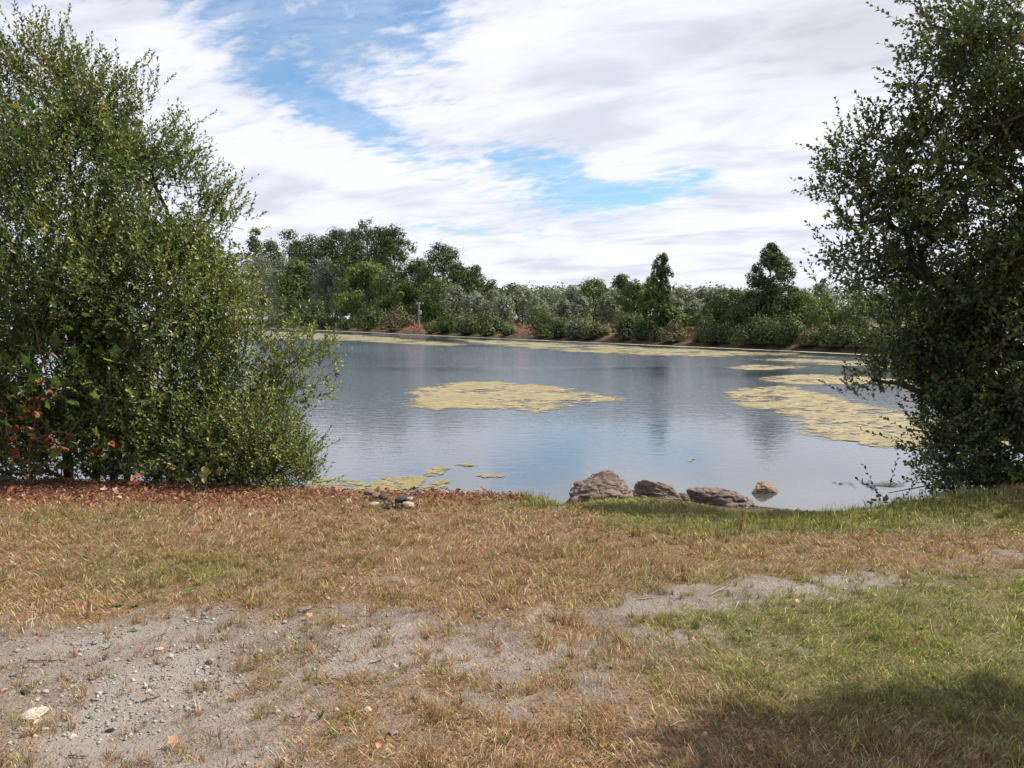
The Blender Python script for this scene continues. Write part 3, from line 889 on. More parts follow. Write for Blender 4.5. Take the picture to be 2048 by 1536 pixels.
def grass_cols(n, green, g=rng):
    r = g.uniform(0, 1, n)
    isg = r < green
    dry = np.where((g.uniform(0, 1, n) < 0.16)[:, None], STRAW, np.where((g.uniform(0, 1, n) < 0.42)[:, None], BROWN, TAN))
    gr = np.where((g.uniform(0, 1, n) < 0.4)[:, None], GRN2, np.where((g.uniform(0, 1, n) < 0.25)[:, None], GREY, GRN))
    c = np.where(isg[:, None], gr, dry)
    return c * g.uniform(0.7, 1.3, (n, 1)) * (1 + g.normal(0, 0.06, (n, 3))), isg

def build_turf(name, label, n_tuft, per, mode):
    g = np.random.default_rng({'mat': 15, 'low': 11, 'tuft': 12, 'tall': 13, 'straw': 14}[mode])
    X, Y = scatter_near(n_tuft, g, ymax=10.4)
    h0 = height(X, Y)
    cover, green, litter = zones(X, Y, h0)
    px, py = to_px(X, Y, h0)
    clump = fbm(X * 9, Y * 9, octaves=3, seed=44); cl2 = fbm(X * 2.2, Y * 2.2, octaves=3, seed=46)
    ok = (h0 > -0.56 + 0.16 * (clump - .5) * 4)
    if mode == 'mat':
        pr = np.clip(cover * 1.3 - 0.15, 0, 1) * 0.8 * (1 - 0.7 * litter)
    elif mode == 'low':
        pr = np.clip(cover * 1.2 - 0.12, 0, 1) * np.clip(0.08 + 1.5 * sstep(0.38, 0.56, clump), 0, 1) * (1 - 0.85 * litter)
    elif mode == 'tuft':
        pr = np.clip(cover * 0.8 + 0.20, 0, 1) * sstep(0.46, 0.62, clump) * (1 - 0.8 * litter)
    elif mode == 'tall':
        bank = gauss(px, py, 1800, 1025, 420, 26, -7) + 0.8 * gauss(px, py, 1430, 1065, 160, 16) + 1.3 * gauss(px, py, 1105, 1000, 85, 16)
        dryt = 0.35 * gauss(px, py, 1080, 1085, 180, 30) + 0.22 * gauss(px, py, 700, 1140, 420, 40)+ 0.2 * gauss(px, py, 1560, 1330, 60, 60)
        pr = np.clip(bank * sstep(-0.22, -0.10, h0) * sstep(.35, .55, cl2 + .1) + dryt * sstep(.4, .6, cl2), 0, 1) * (1 - litter)
    else:
        pr = np.clip(0.25 + cover * 0.5, 0, 1) * 0.6
    k = ok & (g.uniform(0, 1, n_tuft) < pr)
    X, Y, green, px, py, cover, cl2 = X[k], Y[k], green[k], px[k], py[k], cover[k], cl2[k]
    n = len(X)
    # blade counts per tuft
    R = {'mat': 0.05, 'low': 0.030, 'tuft': 0.012, 'tall': 0.035, 'straw': 0.02}[mode] * g.uniform(0.6, 1.5, n)
    idx = np.repeat(np.arange(n), per)
    m = len(idx)
    ang = g.uniform(0, 6.28, m); rr = np.sqrt(g.uniform(0, 1, m)) * R[idx]
    bx, by = X[idx] + rr * np.cos(ang), Y[idx] + rr * np.sin(ang)
    bz = height(bx, by) - 0.003
    gv = np.clip(green[idx] * 1.25 + g.normal(0, 0.28, n)[idx], 0, 1)
    if mode == 'tall':
        gv = np.clip(gv + 0.5 * (gauss(px, py, 1800, 1025, 420, 40, -7) + gauss(px, py, 1110, 1000, 90, 14))[idx], 0, 0.93)
    cols, isg = grass_cols(m, gv, g)
    cols *= (g.lognormal(0, 0.32, n))[idx][:, None]
    d = by
    if mode == 'mat':
        Hh = g.uniform(0.03, 0.09, m); W = g.uniform(0.0016, 0.0034, m); lean = g.uniform(1.0, 1.5, m); bz = bz + g.uniform(0.003, 0.022, m)
        cols = cols * g.lognormal(0.12, 0.45, (m, 1))
        la0 = fbm(bx * 1.5, by * 1.5, octaves=2, seed=70) * 9
    elif mode == 'low':
        Hh = g.uniform(0.015, 0.05, m) * np.where(cover[idx] > 0.8, 1.3, 0.8) * g.uniform(0.5, 1.5, n)[idx]; W = g.uniform(0.0014, 0.0032, m); lean = g.uniform(0.3, 1.5, m)
    elif mode == 'tuft':
        Hh = g.uniform(0.025, 0.075, m) * g.uniform(0.6, 1.4, n)[idx]; W = g.uniform(0.0014, 0.003, m); lean = g.uniform(0.1, 1.1, m)
    elif mode == 'tall':
        Hh = g.uniform(0.03, 0.12, m) * g.uniform(0.4, 1.4, n)[idx]; W = g.uniform(0.002, 0.0048, m); lean = g.uniform(0.05, 0.75, m)
    else:
        Hh = g.uniform(0.04, 0.16, m); W = g.uniform(0.0012, 0.0024, m); lean = g.uniform(1.15, 1.5, m)
        cols = np.where((g.uniform(0, 1, m) < 0.75)[:, None], STRAW * 1.05, BROWN) * g.uniform(0.7, 1.2, (m, 1))
        bz = bz + 0.008
    W = W * np.clip(d / 4.0, 0.8, 2.0)
    la = np.where(g.uniform(0, 1, m) < 0.6, ang, g.uniform(0, 6.28, m))
    if mode == 'mat': la = la0 + g.normal(0, 0.7, m)
    cols = np.clip(cols, 0.01, 0.6)
    fr = (by > 4.6) & (mode in ('low', 'tuft'))
    parts = []
    for sel, simple in ((~fr, False), (fr, True)):
        if not sel.any(): continue
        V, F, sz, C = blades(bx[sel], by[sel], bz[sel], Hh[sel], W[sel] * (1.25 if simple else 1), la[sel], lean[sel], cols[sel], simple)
        V[:, 2] = np.maximum(V[:, 2], np.repeat(bz[sel], 3 if simple else 5) + (0.001 if mode != 'straw' else -0.002))
        parts.append((V, F, sz, C))
    off = np.cumsum([0] + [len(p[0]) for p in parts])
    V = np.concatenate([p[0] for p in parts]); F = np.concatenate([p[1] + o_ for p, o_ in zip(parts, off)])
    sz = np.concatenate([p[2] for p in parts]); C = np.concatenate([p[3] for p in parts])
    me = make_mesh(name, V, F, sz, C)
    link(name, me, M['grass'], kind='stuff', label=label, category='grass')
    return len(sz)
build_turf('dry_grass', 'short parched tan turf over the lakeside', 58000, 8, 'low')
build_turf('grass', 'small green and brown grass tufts dotting the bare track and turf', 26000, 14, 'tuft')
build_turf('tall_grass', 'taller green grass along the bank edge and dry stalks mid-field', 16000, 9, 'tall')
build_turf('straw', 'loose pale straw lying over the dry turf', 6000, 1, 'straw')
build_turf('thatch', 'matted dead and green blades pressed flat into the turf', 30000, 4, 'mat')

# ------------------------------------------------------------------ leaf litter on the left bank
def build_litter():
    g = np.random.default_rng(5)
    n = 60000
    Y = g.uniform(5.6, 8.6, n); X = g.uniform(-0.75, 0.2, n) * Y
    Z = height(X, Y)
    cover, green, litter = zones(X, Y, Z)
    k = (g.uniform(0, 1, n) < litter * (0.35 + 0.9 * fbm(X * 3, Y * 3, seed=4)) + 0.012) & (Z > -0.6)
    X, Y, Z = X[k], Y[k], Z[k]; n = len(X)
    P = np.stack([X, Y, Z + g.uniform(0, 0.025, n)], -1)
    D = rand_unit(n, g); D[:, 2] *= 0.5
    Nn = rand_unit(n, g); Nn[:, 2] = np.abs(Nn[:, 2]) + 0.7
    L = np.clip(g.lognormal(math.log(0.022), 0.45, n), .008, .075); W = L * g.uniform(0.12, 0.75, n)
    V, F, S = leaf_arrays(P, D, Nn, L, W, 0.35)
    pal = np.array([[0.22, 0.105, 0.070], [0.30, 0.155, 0.105], [0.13, 0.055, 0.038], [0.42, 0.27, 0.19], [0.09, 0.05, 0.035]])
    c = pal[g.choice(5, n, p=[.34, .26, .2, .1, .1])] * g.uniform(0.75, 1.2, (n, 1))
    V[:, 2] = np.maximum(V[:, 2], np.repeat(Z, 6) + 0.002)
    me = make_mesh('leaf_litter', V, F, S, np.repeat(c, 6, 0))
    link('leaf_litter', me, M['dead_leaf'], kind='stuff', label='rust red fallen leaves thick under the left shrub', category='leaf litter')
build_litter()

# lobed leaves (plane or maple kind), used fallen and on the sapling
def lobed_leaf_mesh(name, size, col, curl=0.25, seed=0, lobes=5):
    g = np.random.default_rng(seed)
    pts = [(0.0, 0.0)]
    outl = [(-68, 0.30), (-62, 0.45), (-40, 0.76), (-18, 0.60), (2, 0.68), (22, 0.98), (42, 0.72), (62, 0.78), (90, 1.10), (118, 0.78), (138, 0.72), (158, 0.98), (178, 0.68), (198, 0.60), (220, 0.76), (242, 0.45), (248, 0.30)]
    V = [(0, 0.15, 0)]
    for a, r in outl:
        r *= 0.6 * g.uniform(0.9, 1.1)
        x, y = r * math.cos(rad(a)), 0.15 + r * math.sin(rad(a))
        V.append((x, y, curl * (r * r) * (0.4 + 0.9 * abs(math.cos(rad(a)))) + g.normal(0, 0.05)))
    V += [(-0.012, -0.02, 0), (0.012, -0.02, 0), (0.008, -0.45, -0.06), (-0.008, -0.45, -0.06)]
    n = len(outl)
    F = [];S = []
    for i in range(1, n):
        F += [0, i, i + 1]; S.append(3)
    b = n + 1
    F += [b, b + 3, b + 2, b + 1]; S.append(4)
    F += [0, n, b]; S.append(3)
    F += [0, b + 1, 1]; S.append(3)
    V = np.array(V) * size
    cols = np.tile(np.array(col), (len(V), 1)) * g.uniform(0.8, 1.15, (len(V), 1))
    cols[0] *= 1.2
    return make_mesh(name, V, F, S, cols)

FL = 'fallen dead leaves on the grass and track'
for k, (px, py, wpx, col, lab) in enumerate([
    (1502, 1503, 30, (0.55, 0.29, 0.12), 'big orange-tan curled leaf lying near the bottom edge'),
    (1725, 1268, 26, (0.50, 0.28, 0.18), 'pinkish tan leaf standing up in the right hand grass'),
    (1830, 1288, 18, (0.42, 0.14, 0.06), 'rust orange leaf right of the pinkish one in the green grass'),
    (1722, 1366, 26, (0.20, 0.09, 0.05), 'dark brown curled leaf below the green patch'),
    (1674, 1328, 16, (0.52, 0.33, 0.25), 'small pink-beige leaf in the middle of the green patch'),
    (1392, 1281, 16, (0.50, 0.26, 0.17), 'small salmon leaf at the left rim of the green patch'),
    (1068, 1330, 18, (0.45, 0.24, 0.17), 'dull pink leaf on the bare patch mid picture'),
    (1946, 1524, 28, (0.38, 0.19, 0.12), 'broad brown leaf in the tree shadow at the bottom right'),
    (1975, 1512, 20, (0.36, 0.12, 0.06), 'red-brown leaf behind the broad one in the shadow'),
    (690, 1184, 20, (0.50, 0.33, 0.26), 'pale pinkish leaf at the upper edge of the track'),
    (620, 1234, 18, (0.62, 0.32, 0.13), 'bright orange leaf beside the flat pale stone'),
    (666, 1238, 14, (0.50, 0.33, 0.17), 'small tan leaf right of the bright orange one'),
    (490, 1180, 26, (0.42, 0.29, 0.22), 'crumpled beige leaf where turf meets the track on the left'),
    (5, 1388, 16, (0.60, 0.24, 0.10), 'orange leaf cut by the left edge of the picture'),
    (757, 1498, 18, (0.58, 0.27, 0.17), 'salmon leaf low in the foreground beside a tuft'),
    (585, 1472, 15, (0.50, 0.28, 0.18), 'light brown leaf left of the salmon one'),
    (345, 1488, 30, (0.48, 0.28, 0.16), 'ribbed tan dead leaf on the dusty lower track'),
    (578, 1522, 24, (0.42, 0.24, 0.16), 'brown crumpled leaf at the very bottom edge'),
    (1128, 1128, 12, (0.55, 0.25, 0.10), 'tiny orange leaf on the dry turf in the middle'),
    (1752, 1133, 18, (0.55, 0.48, 0.34), 'pale straw-coloured leaf on the right hand turf'),
    (1478, 1145, 14, (0.55, 0.44, 0.30), 'small pale leaf left of the straw-coloured one'),
    (1594, 1206, 14, (0.55, 0.40, 0.28), 'pale buff leaf on the bare strip above the green patch'),
    (210, 981, 18, (0.55, 0.33, 0.24), 'pale leaf lying on the leaf litter under the left shrub'),
    (232, 983, 16, (0.52, 0.33, 0.25), 'second pale leaf beside the first on the leaf litter'),
    (1160, 1018, 12, (0.60, 0.25, 0.08), 'orange leaf on the green grass before the largest boulder'),
    (55, 1030, 16, (0.45, 0.33, 0.20), 'buff leaf on the turf at the far left')]):
    p = on_level(px, py, 0.0)
    for _ in range(3): p = on_level(px, py, float(height(p[0], p[1])) + 0.02)
    size = wpx / FPX * p[1] * 0.8
    me = lobed_leaf_mesh('fallen_leaf', size, tuple(v * 0.78 for v in col), random.uniform(0.7, 1.6), k)
    o = link('fallen_leaf', me, M['dead_leaf'], loc=(p[0], p[1], p[2] + 0.004), label=lab, category='leaf', group=FL)
    o.rotation_euler = (random.uniform(0.15, 0.7), random.uniform(-0.4, 0.4), random.uniform(0, 6.28))

# sticks and straws one can pick out
SK = 'sticks and straws on the ground'
def stick(pxs, r, mat, name, lab, lift=0.008, cat='stick'):
    pts = []
    for (px, py) in pxs:
        p = on_level(px, py, 0.0)
        for _ in range(3): p = on_level(px, py, float(height(p[0], p[1])) + lift)
        pts.append(p)
    pts = np.array(pts); t = np.linspace(0, 1, 9); tt = np.linspace(0, 1, len(pts))
    q = np.stack([np.interp(t, tt, pts[:, i]) for i in range(3)], -1)
    q[1:-1] += rng.normal(0, r * 0.9, (7, 3)) * [1, 1, 0.4]
    c = q[0].copy(); q -= c
    V, F, S = tubes([q], [np.linspace(r, r * 0.6, 9)], 5)
    link(name, make_mesh(name, V, F, S, smooth=True), mat, loc=tuple(c), label=lab, category=cat, group=SK)
M['red_twig'] = mat_bark('reddish_twig', (0.09, 0.045, 0.03), (0.17, 0.09, 0.06), 40)
for a in [([(55, 1320), (95, 1321), (135, 1321)], 0.004, 'red_twig', 'stick', 'thin dark brown stick lying level on the left track'),
          ([(285, 1403), (320, 1390)], 0.004, 'red_twig', 'stick', 'short red-brown stick slanting below the gravel line'),
          ([(40, 1472), (75, 1467)], 0.005, 'red_twig', 'stick', 'red-brown stick beside the white chip'),
          ([(136, 1511), (175, 1512)], 0.0035, 'red_twig', 'stick', 'reddish twig near the bottom left tuft'),
          ([(142, 1376), (165, 1358), (190, 1350)], 0.002, 'pale_twig', 'straw', 'pale bent straw left of the gravel line'),
          ([(52, 1243), (80, 1234)], 0.007, 'pale_twig', 'stick', 'pale wood sliver near the left edge of the track'),
          ([(280, 1283), (325, 1266)], 0.002, 'pale_twig', 'straw', 'straight pale straw across the upper track'),
          ([(717, 1388), (760, 1391)], 0.003, 'pale_twig', 'straw', 'whitish straw in the middle of the track'),
          ([(740, 1325), (765, 1318)], 0.005, 'pale_twig', 'stick', 'white broken stalk in the centre of the track'),
          ([(970, 1470), (992, 1457)], 0.002, 'pale_twig', 'straw', 'short bright straw low in the middle'),
          ([(1330, 1452), (1376, 1439)], 0.003, 'pale_twig', 'straw', 'pale straw left of the tree shadow'),
          ([(1158, 1478), (1190, 1464)], 0.0025, 'pale_twig', 'straw', 'straw lying left of the lower right tufts'),
          ([(1190, 1526), (1232, 1508)], 0.0025, 'pale_twig', 'straw', 'straw at the bottom edge below the tufts'),
          ([(1418, 1190), (1462, 1168)], 0.003, 'pale_twig', 'straw', 'long pale stalk on the dry turf right of the middle'),
          ([(1275, 1198), (1310, 1196)], 0.004, 'pale_twig', 'stick', 'light stick lying level above the dry tufts'),
          ([(1600, 1315), (1665, 1310)], 0.002, 'pale_twig', 'straw', 'thin pale stem resting on the green patch'),
          ([(1780, 1372), (1800, 1361), (1850, 1363)], 0.003, 'pale_twig', 'stick', 'bent pale stalk below the grey-leaved weed'),
          ([(1905, 1495), (1970, 1492)], 0.002, 'pale_twig', 'straw', 'pale stem lying in the bottom right shadow'),
          ([(40, 976), (120, 970)], 0.005, 'pale_twig', 'stick', 'long thin pale stick on the litter below the shrub'),
          ([(42, 993), (54, 986)], 0.008, 'pale_twig', 'stick', 'short bright wood chip on the litter at the left')]:
    stick(a[0], a[1], M[a[2]], a[3], a[4])

# low broad-leaved weeds
WD = 'small weeds rooted in the track'
def weed(px, py, wpx, col, lab, n=9, up=0.4, ovate=0.35):
    p = on_level(px, py, 0.0)
    for _ in range(3): p = on_level(px, py, float(height(p[0], p[1])))
    R = wpx / FPX * p[1] / 2
    g = np.random.default_rng(int(px))
    root = empty('weed', p, label=lab, category='weed', group=WD)
    for i in range(n):
        a = 6.283 * i / n + g.uniform(-.3, .3)
        D = np.array([[math.cos(a), math.sin(a), up * g.uniform(0.5, 1.6)]])
        L = np.array([R * g.uniform(0.7, 1.15)])
        V, F, S = leaf_arrays(np.zeros((1, 3)), D, np.array([[0, 0, 1.0]]), L, L * ovate, 0.2)
        c = np.array(col) * g.uniform(0.8, 1.2)
        link('leaf', make_mesh('leaf', V, F, S, np.tile(c, (len(V), 1))), M['grass'], parent=root)
weed(213, 1296, 34, (0.26, 0.28, 0.20), 'grey-green rosette weed on the left track', 9, 0.5, 0.2)
weed(265, 1262, 28, (0.10, 0.17, 0.06), 'small bright green broad-leaved weed above the grey rosette', 6, 0.3, 0.5)
weed(236, 1212, 30, (0.10, 0.17, 0.06), 'broad-leaved green weed at the turf edge on the left', 6, 0.4, 0.5)
weed(270, 1213, 30, (0.09, 0.16, 0.05), 'second broad-leaved weed beside the one at the turf edge', 6, 0.5, 0.5)
weed(378, 1187, 34, (0.08, 0.16, 0.04), 'dark green dock weed in the turf left of the middle', 7, 0.6, 0.4)
weed(225, 1350, 26, (0.17, 0.22, 0.12), 'pale green leaf pair beside the bent straw', 4, 0.3, 0.4)
weed(1797, 1345, 40, (0.26, 0.28, 0.22), 'grey spiky weed in the shade of the right hand patch', 8, 0.8, 0.15)
weed(1225, 1335, 30, (0.20, 0.26, 0.12), 'light green forked weed at the left rim of the right hand grass', 6, 1.0, 0.25)
weed(1843, 1258, 24, (0.16, 0.26, 0.05), 'bright yellow-green weed at the top of the right hand patch', 6, 0.8, 0.4)
weed(640, 1440, 46, (0.10, 0.12, 0.05), 'tall dark spindly weed in the lower middle', 12, 2.2, 0.12)
weed(1000, 1378, 44, (0.13, 0.13, 0.05), 'dark leaning weed right of the middle of the track', 9, 1.5, 0.1)

# ------------------------------------------------------------------ near woody plants
def skeleton(base_pts, targets, g, bend=0.18, wob=0.05):
    """grow a branching skeleton from base points to the targets; returns nodes, parents"""
    nodes = [np.array(b, float) for b in base_pts]; parents = [-1] + list(range(len(base_pts) - 1))
    return nodes, parents

def grow(stems, targets, g, step=0.35):
    """stems: list of polylines (trunks). each target is joined to the nearest node, curving"""
    pos = []; par = []
    for st in stems:
        for i, p in enumerate(st):
            par.append(-1 if i == 0 else len(pos) - 1)
            pos.append(np.array(p, float))
    root = pos[0]
    order = np.argsort(np.linalg.norm(targets - root, axis=1))
    ends = []
    P = np.zeros((len(pos) + len(targets) * 8, 3)); n = len(pos)
    P[:n] = pos
    depthc = np.zeros(len(P))
    for ti in order:
        T = targets[ti]
        dv = T - P[:n]
        dist = np.linalg.norm(dv, axis=1)
        cost = dist + 0.35 * np.maximum(0, -(dv[:, 2])) + 0.25 * depthc[:n] * 0.05
        b = int(np.argmin(cost))
        k = int(min(6, max(1, round(dist[b] / step))))
        prev = b; A = P[b].copy()
        side = rand_unit(1, g)[0] * dist[b] * 0.10
        for i in range(1, k + 1):
            t = i / k
            q = A + (T - A) * t + side * math.sin(math.pi * t) + np.array([0, 0, 0.10 * dist[b] * math.sin(math.pi * t)])
            if i < k: q = q + g.normal(0, 0.015, 3)
            P[n] = q; par.append(prev); depthc[n] = depthc[prev] + 1; prev = n; n += 1
        ends.append(prev)
    P = P[:n]; par = np.array(par)
    cnt = np.zeros(n); cnt[ends] = 1
    for i in range(n - 1, -1, -1):
        if par[i] >= 0: cnt[par[i]] += cnt[i]
    return P, par, cnt, np.array(ends)

def skeleton_mesh(P, par, cnt, r0, rmin, sel=None, sides=5, power=0.5):
    tot = cnt.max()
    r = np.maximum(rmin, r0 * (np.maximum(cnt, 1) / tot) ** power)
    idx = np.where(par >= 0)[0]
    if sel is not None: idx = idx[sel(idx)]
    A = P[par[idx]]; B = P[idx]; ra = np.minimum(r[par[idx]], r[idx] * 1.25); rb = r[idx]
    t = unit(B - A)
    ref = np.where(np.abs(t[:, 2:3]) > 0.9, np.array([[1.0, 0, 0]]), np.array([[0, 0, 1.0]]))
    a = unit(np.cross(t, ref)); b = np.cross(t, a)
    ang = np.arange(sides) / sides * 2 * math.pi
    circ = np.cos(ang)[None, :, None] * a[:, None, :] + np.sin(ang)[None, :, None] * b[:, None, :]
    VA = A[:, None] + circ * ra[:, None, None] - t[:, None] * rb[:, None, None] * 0.3; VB = B[:, None] + circ * rb[:, None, None]
    V = np.concatenate([VA, VB], 1).reshape(-1, 3)
    n = len(idx); j = np.arange(sides); j2 = (j + 1) % sides
    q = np.stack([j, j2, j2 + sides, j + sides], -1)[None] + (np.arange(n) * 2 * sides)[:, None, None]
    return V, q.reshape(-1), np.full(n * sides, 4)

def sample_env(blobs, n, g, shell=0.55):
    """points in a union of ellipsoids (centre, radii), biased to the outside"""
    vol = np.array([b[1][0] * b[1][2] * (b[1][1] ** 0.5) * (b[2] if len(b) > 2 else 1) for b in blobs])
    w = vol / vol.sum()
    ch = g.choice(len(blobs), n, p=w)
    C = np.array([b[0] for b in blobs])[ch]; R = np.array([b[1] for b in blobs])[ch]
    u = rand_unit(n, g); r = g.uniform(shell ** 2, 1, n) ** 0.5
    r = np.where(g.uniform(0, 1, n) < 0.3, g.uniform(0.2, 1, n), r)
    return C + u * R * r[:, None], C

def px_blob(px, py, rpx, rpy, depth, rd=None, wt=1.0):
    c = at(px, py, depth)
    return (c, (rpx / FPX * depth, rd if rd is not None else rpx / FPX * depth * 0.9, rpy / FPX * depth), wt)

def foliage(P, cen, nt, per, g, tw_len, leaf_len, leaf_w, up, pal, palp, spread=0.10, base_z=-0.75, asp=0.5, yellow=None):
    """twigs with alternate leaves. P: ends; returns leaf arrays and twig tubes"""
    n = len(P) * nt
    idx = np.repeat(np.arange(len(P)), nt)
    outw = unit(P - cen)[idx]
    D = unit(outw * 0.8 + np.array([[0, 0, up]]) + rand_unit(n, g) * 0.75)
    S = P[idx] + g.normal(0, spread, (n, 3))
    Lt = g.uniform(tw_len[0], tw_len[1], n)
    bend = rand_unit(n, g) * 0.15 + np.array([[0, 0, 0.12]])
    t = (np.arange(per) + 0.7) / per
    T = np.repeat(t[None], n, 0) + g.uniform(-0.03, 0.03, (n, per))
    base = S[:, None] + D[:, None] * (Lt[:, None] * T)[..., None] + bend[:, None] * (Lt[:, None] * T ** 2)[..., None]
    a = rand_unit(n, g); side = unit(np.cross(D, a)); oth = np.cross(D, side)
    phi = np.arange(per) * 2.4 + g.uniform(0, 6.28, n)[:, None]
    rad_d = np.cos(phi)[..., None] * side[:, None] + np.sin(phi)[..., None] * oth[:, None]
    LD = unit(D[:, None] * (0.55 + 0.5 * T[..., None]) + rad_d * 0.85 + np.array([0, 0, 0.15]))
    LN = unit(D[:, None] * 0.8 - rad_d * 0.35 + np.array([0, 0, 0.6]) + g.normal(0, 0.25, LD.shape))
    Lf = g.uniform(leaf_len[0], leaf_len[1], (n, per)) * (1.05 - 0.35 * np.abs(T - 0.4))
    Wf = Lf * g.uniform(asp * 0.8, asp * 1.15, (n, per))
    base = base.reshape(-1, 3); LD = LD.reshape(-1, 3); LN = LN.reshape(-1, 3); Lf = Lf.ravel(); Wf = Wf.ravel()
    tone = g.choice(len(pal), n, p=palp)
    if yellow is not None:
        yv = yellow(S)
        tone = np.where(g.uniform(0, 1, n) < yv, len(pal) - 1, tone)
    c = np.asarray(pal)[tone][:, None, :] * g.uniform(0.75, 1.25, (n, 1, 1)) * g.uniform(0.8, 1.2, (n, per, 1))
    c = np.repeat(c, 1, 1).reshape(-1, 3)
    ok = base[:, 2] > base_z
    tw = np.stack([S, S + D * (Lt * 0.5)[:, None] + bend * (Lt * 0.25)[:, None], S + D * Lt[:, None] + bend * Lt[:, None]], 1)
    return base[ok], LD[ok], LN[ok], Lf[ok], Wf[ok], c[ok], tw

def twig_mesh(tw, r=0.0022, sides=3):
    n, k, _ = tw.shape
    t = unit(tw[:, -1] - tw[:, 0]); ref = np.where(np.abs(t[:, 2:3]) > 0.9, np.array([[1.0, 0, 0]]), np.array([[0, 0, 1.0]]))
    a = unit(np.cross(t, ref)); b = np.cross(t, a)
    ang = np.arange(sides) / sides * 6.283
    circ = np.cos(ang)[None, :, None] * a[:, None] + np.sin(ang)[None, :, None] * b[:, None]
    rr = np.linspace(1, 0.4, k) * r
    V = (tw[:, :, None, :] + circ[:, None] * rr[None, :, None, None]).reshape(-1, 3)
    j = np.arange(sides); j2 = (j + 1) % sides
    q = np.concatenate([np.stack([j, j2, j2 + sides, j + sides], -1) + s * sides for s in range(k - 1)])
    q = (q[None] + (np.arange(n) * k * sides)[:, None, None]).reshape(-1)
    return V, q, np.full(n * sides * (k - 1), 4)

def leaf_single(kind, col, asp=0.5):
    V, F, S = leaf_arrays(np.zeros((1, 3)), np.array([[0, 1.0, 0]]), np.array([[0, 0, 1.0]]), np.array([1.0]), np.array([asp]), 0.25)
    me = make_mesh('leaf', V, F, S, np.tile(col, (6, 1)))
    me.materials.append(M['leaf'])
    return me

def woody(name, base, stems, blobs, n_ends, nt, per, g, tw_len, leaf_len, up, pal, palp, r0, label, cat, asp=0.5, singles=0,
          single_score=None, yellow=None, shell=0.55, base_z=-0.75, group=None, leafmat='leaf', clump=None, twigr=0.0022):
    base = np.array(base, float)
    T, cen = sample_env(blobs, n_ends, g, shell)
    T[:, 2] = np.maximum(T[:, 2], base_z + 0.05 + g.uniform(0, 0.15, n_ends))
    if clump is not None:
        k = clump(T); T, cen = T[k], cen[k]
    P, par, cnt, ends = grow(stems, T, g)
    # ends were appended in order of distance; recompute centres for them
    E = P[ends]
    Cn = np.array([b[0] for b in blobs]); Rn = np.array([b[1] for b in blobs])
    q = (((E[:, None] - Cn[None]) / Rn[None]) ** 2).sum(-1)
    cen = Cn[q.argmin(1)]
    fb, LD, LN, Lf, Wf, c, tw = foliage(E, cen, nt, per, g, tw_len, leaf_len, None, up, pal, palp, base_z=base_z, asp=asp, yellow=yellow)
    props = dict(label=label, category=cat)
    if group: props['group'] = group
    root = empty(name, base, **props)
    # trunk part: the stems; branch part: the rest
    ns = sum(len(s) for s in stems)
    V, F, S = skeleton_mesh(P - base, par, cnt, r0, 0.003, lambda i: i < ns, 8)
    link('trunk', make_mesh('trunk', V, F, S, smooth=True), M['bark'], parent=root)
    V, F, S = skeleton_mesh(P - base, par, cnt, r0, 0.003, lambda i: i >= ns, 5)
    link('branches', make_mesh('branches', V, F, S, smooth=True), M['bark'], parent=root)
    V, F, S = twig_mesh(tw[:, [0, 2]] - base, twigr)
    link('twigs', make_mesh('twigs', V, F, S), M['bark'], parent=root, kind='stuff')
    mask = np.ones(len(fb), bool)
    if singles:
        sc = single_score(fb, Lf)
        top = np.argsort(sc)[:singles]
        mask[top] = False
        protos = [leaf_single(name, np.asarray(p) * 1.0, asp) for p in pal]
        palA = np.asarray(pal)
        for i in top:
            Dv = unit(LD[i]); Sv = unit(np.cross(Dv, LN[i])); Nv = np.cross(Sv, Dv)
            pi = int(np.argmin(((palA - c[i]) ** 2).sum(1)))
            o = bpy.data.objects.new('leaf', protos[pi])
            mtx = Matrix(((Sv[0], Dv[0], Nv[0]), (Sv[1], Dv[1], Nv[1]), (Sv[2], Dv[2], Nv[2]))).to_4x4() @ Matrix.Scale(float(Lf[i]), 4)
            mtx.translation = Vector((fb[i] - base).tolist())
            COL.objects.link(o); o.parent = root; o.matrix_local = mtx
    V, F, S = leaf_light(fb[mask] - base, LD[mask], LN[mask], Lf[mask], Wf[mask])
    link('foliage', make_mesh('foliage', V, F, S, np.repeat(c[mask], 4, 0)), M[leafmat], parent=root, kind='stuff')
    print(name, 'ends', len(E), 'leaves', len(fb))
    return root

def stem(points, k=8, g=rng, wob=0.03):
    pts = np.array(points, float); t = np.linspace(0, 1, k); tt = np.linspace(0, 1, len(pts))
    q = np.stack([np.interp(t, tt, pts[:, i]) for i in range(3)], -1)
    q[1:] += g.normal(0, wob, (k - 1, 3))
    return q

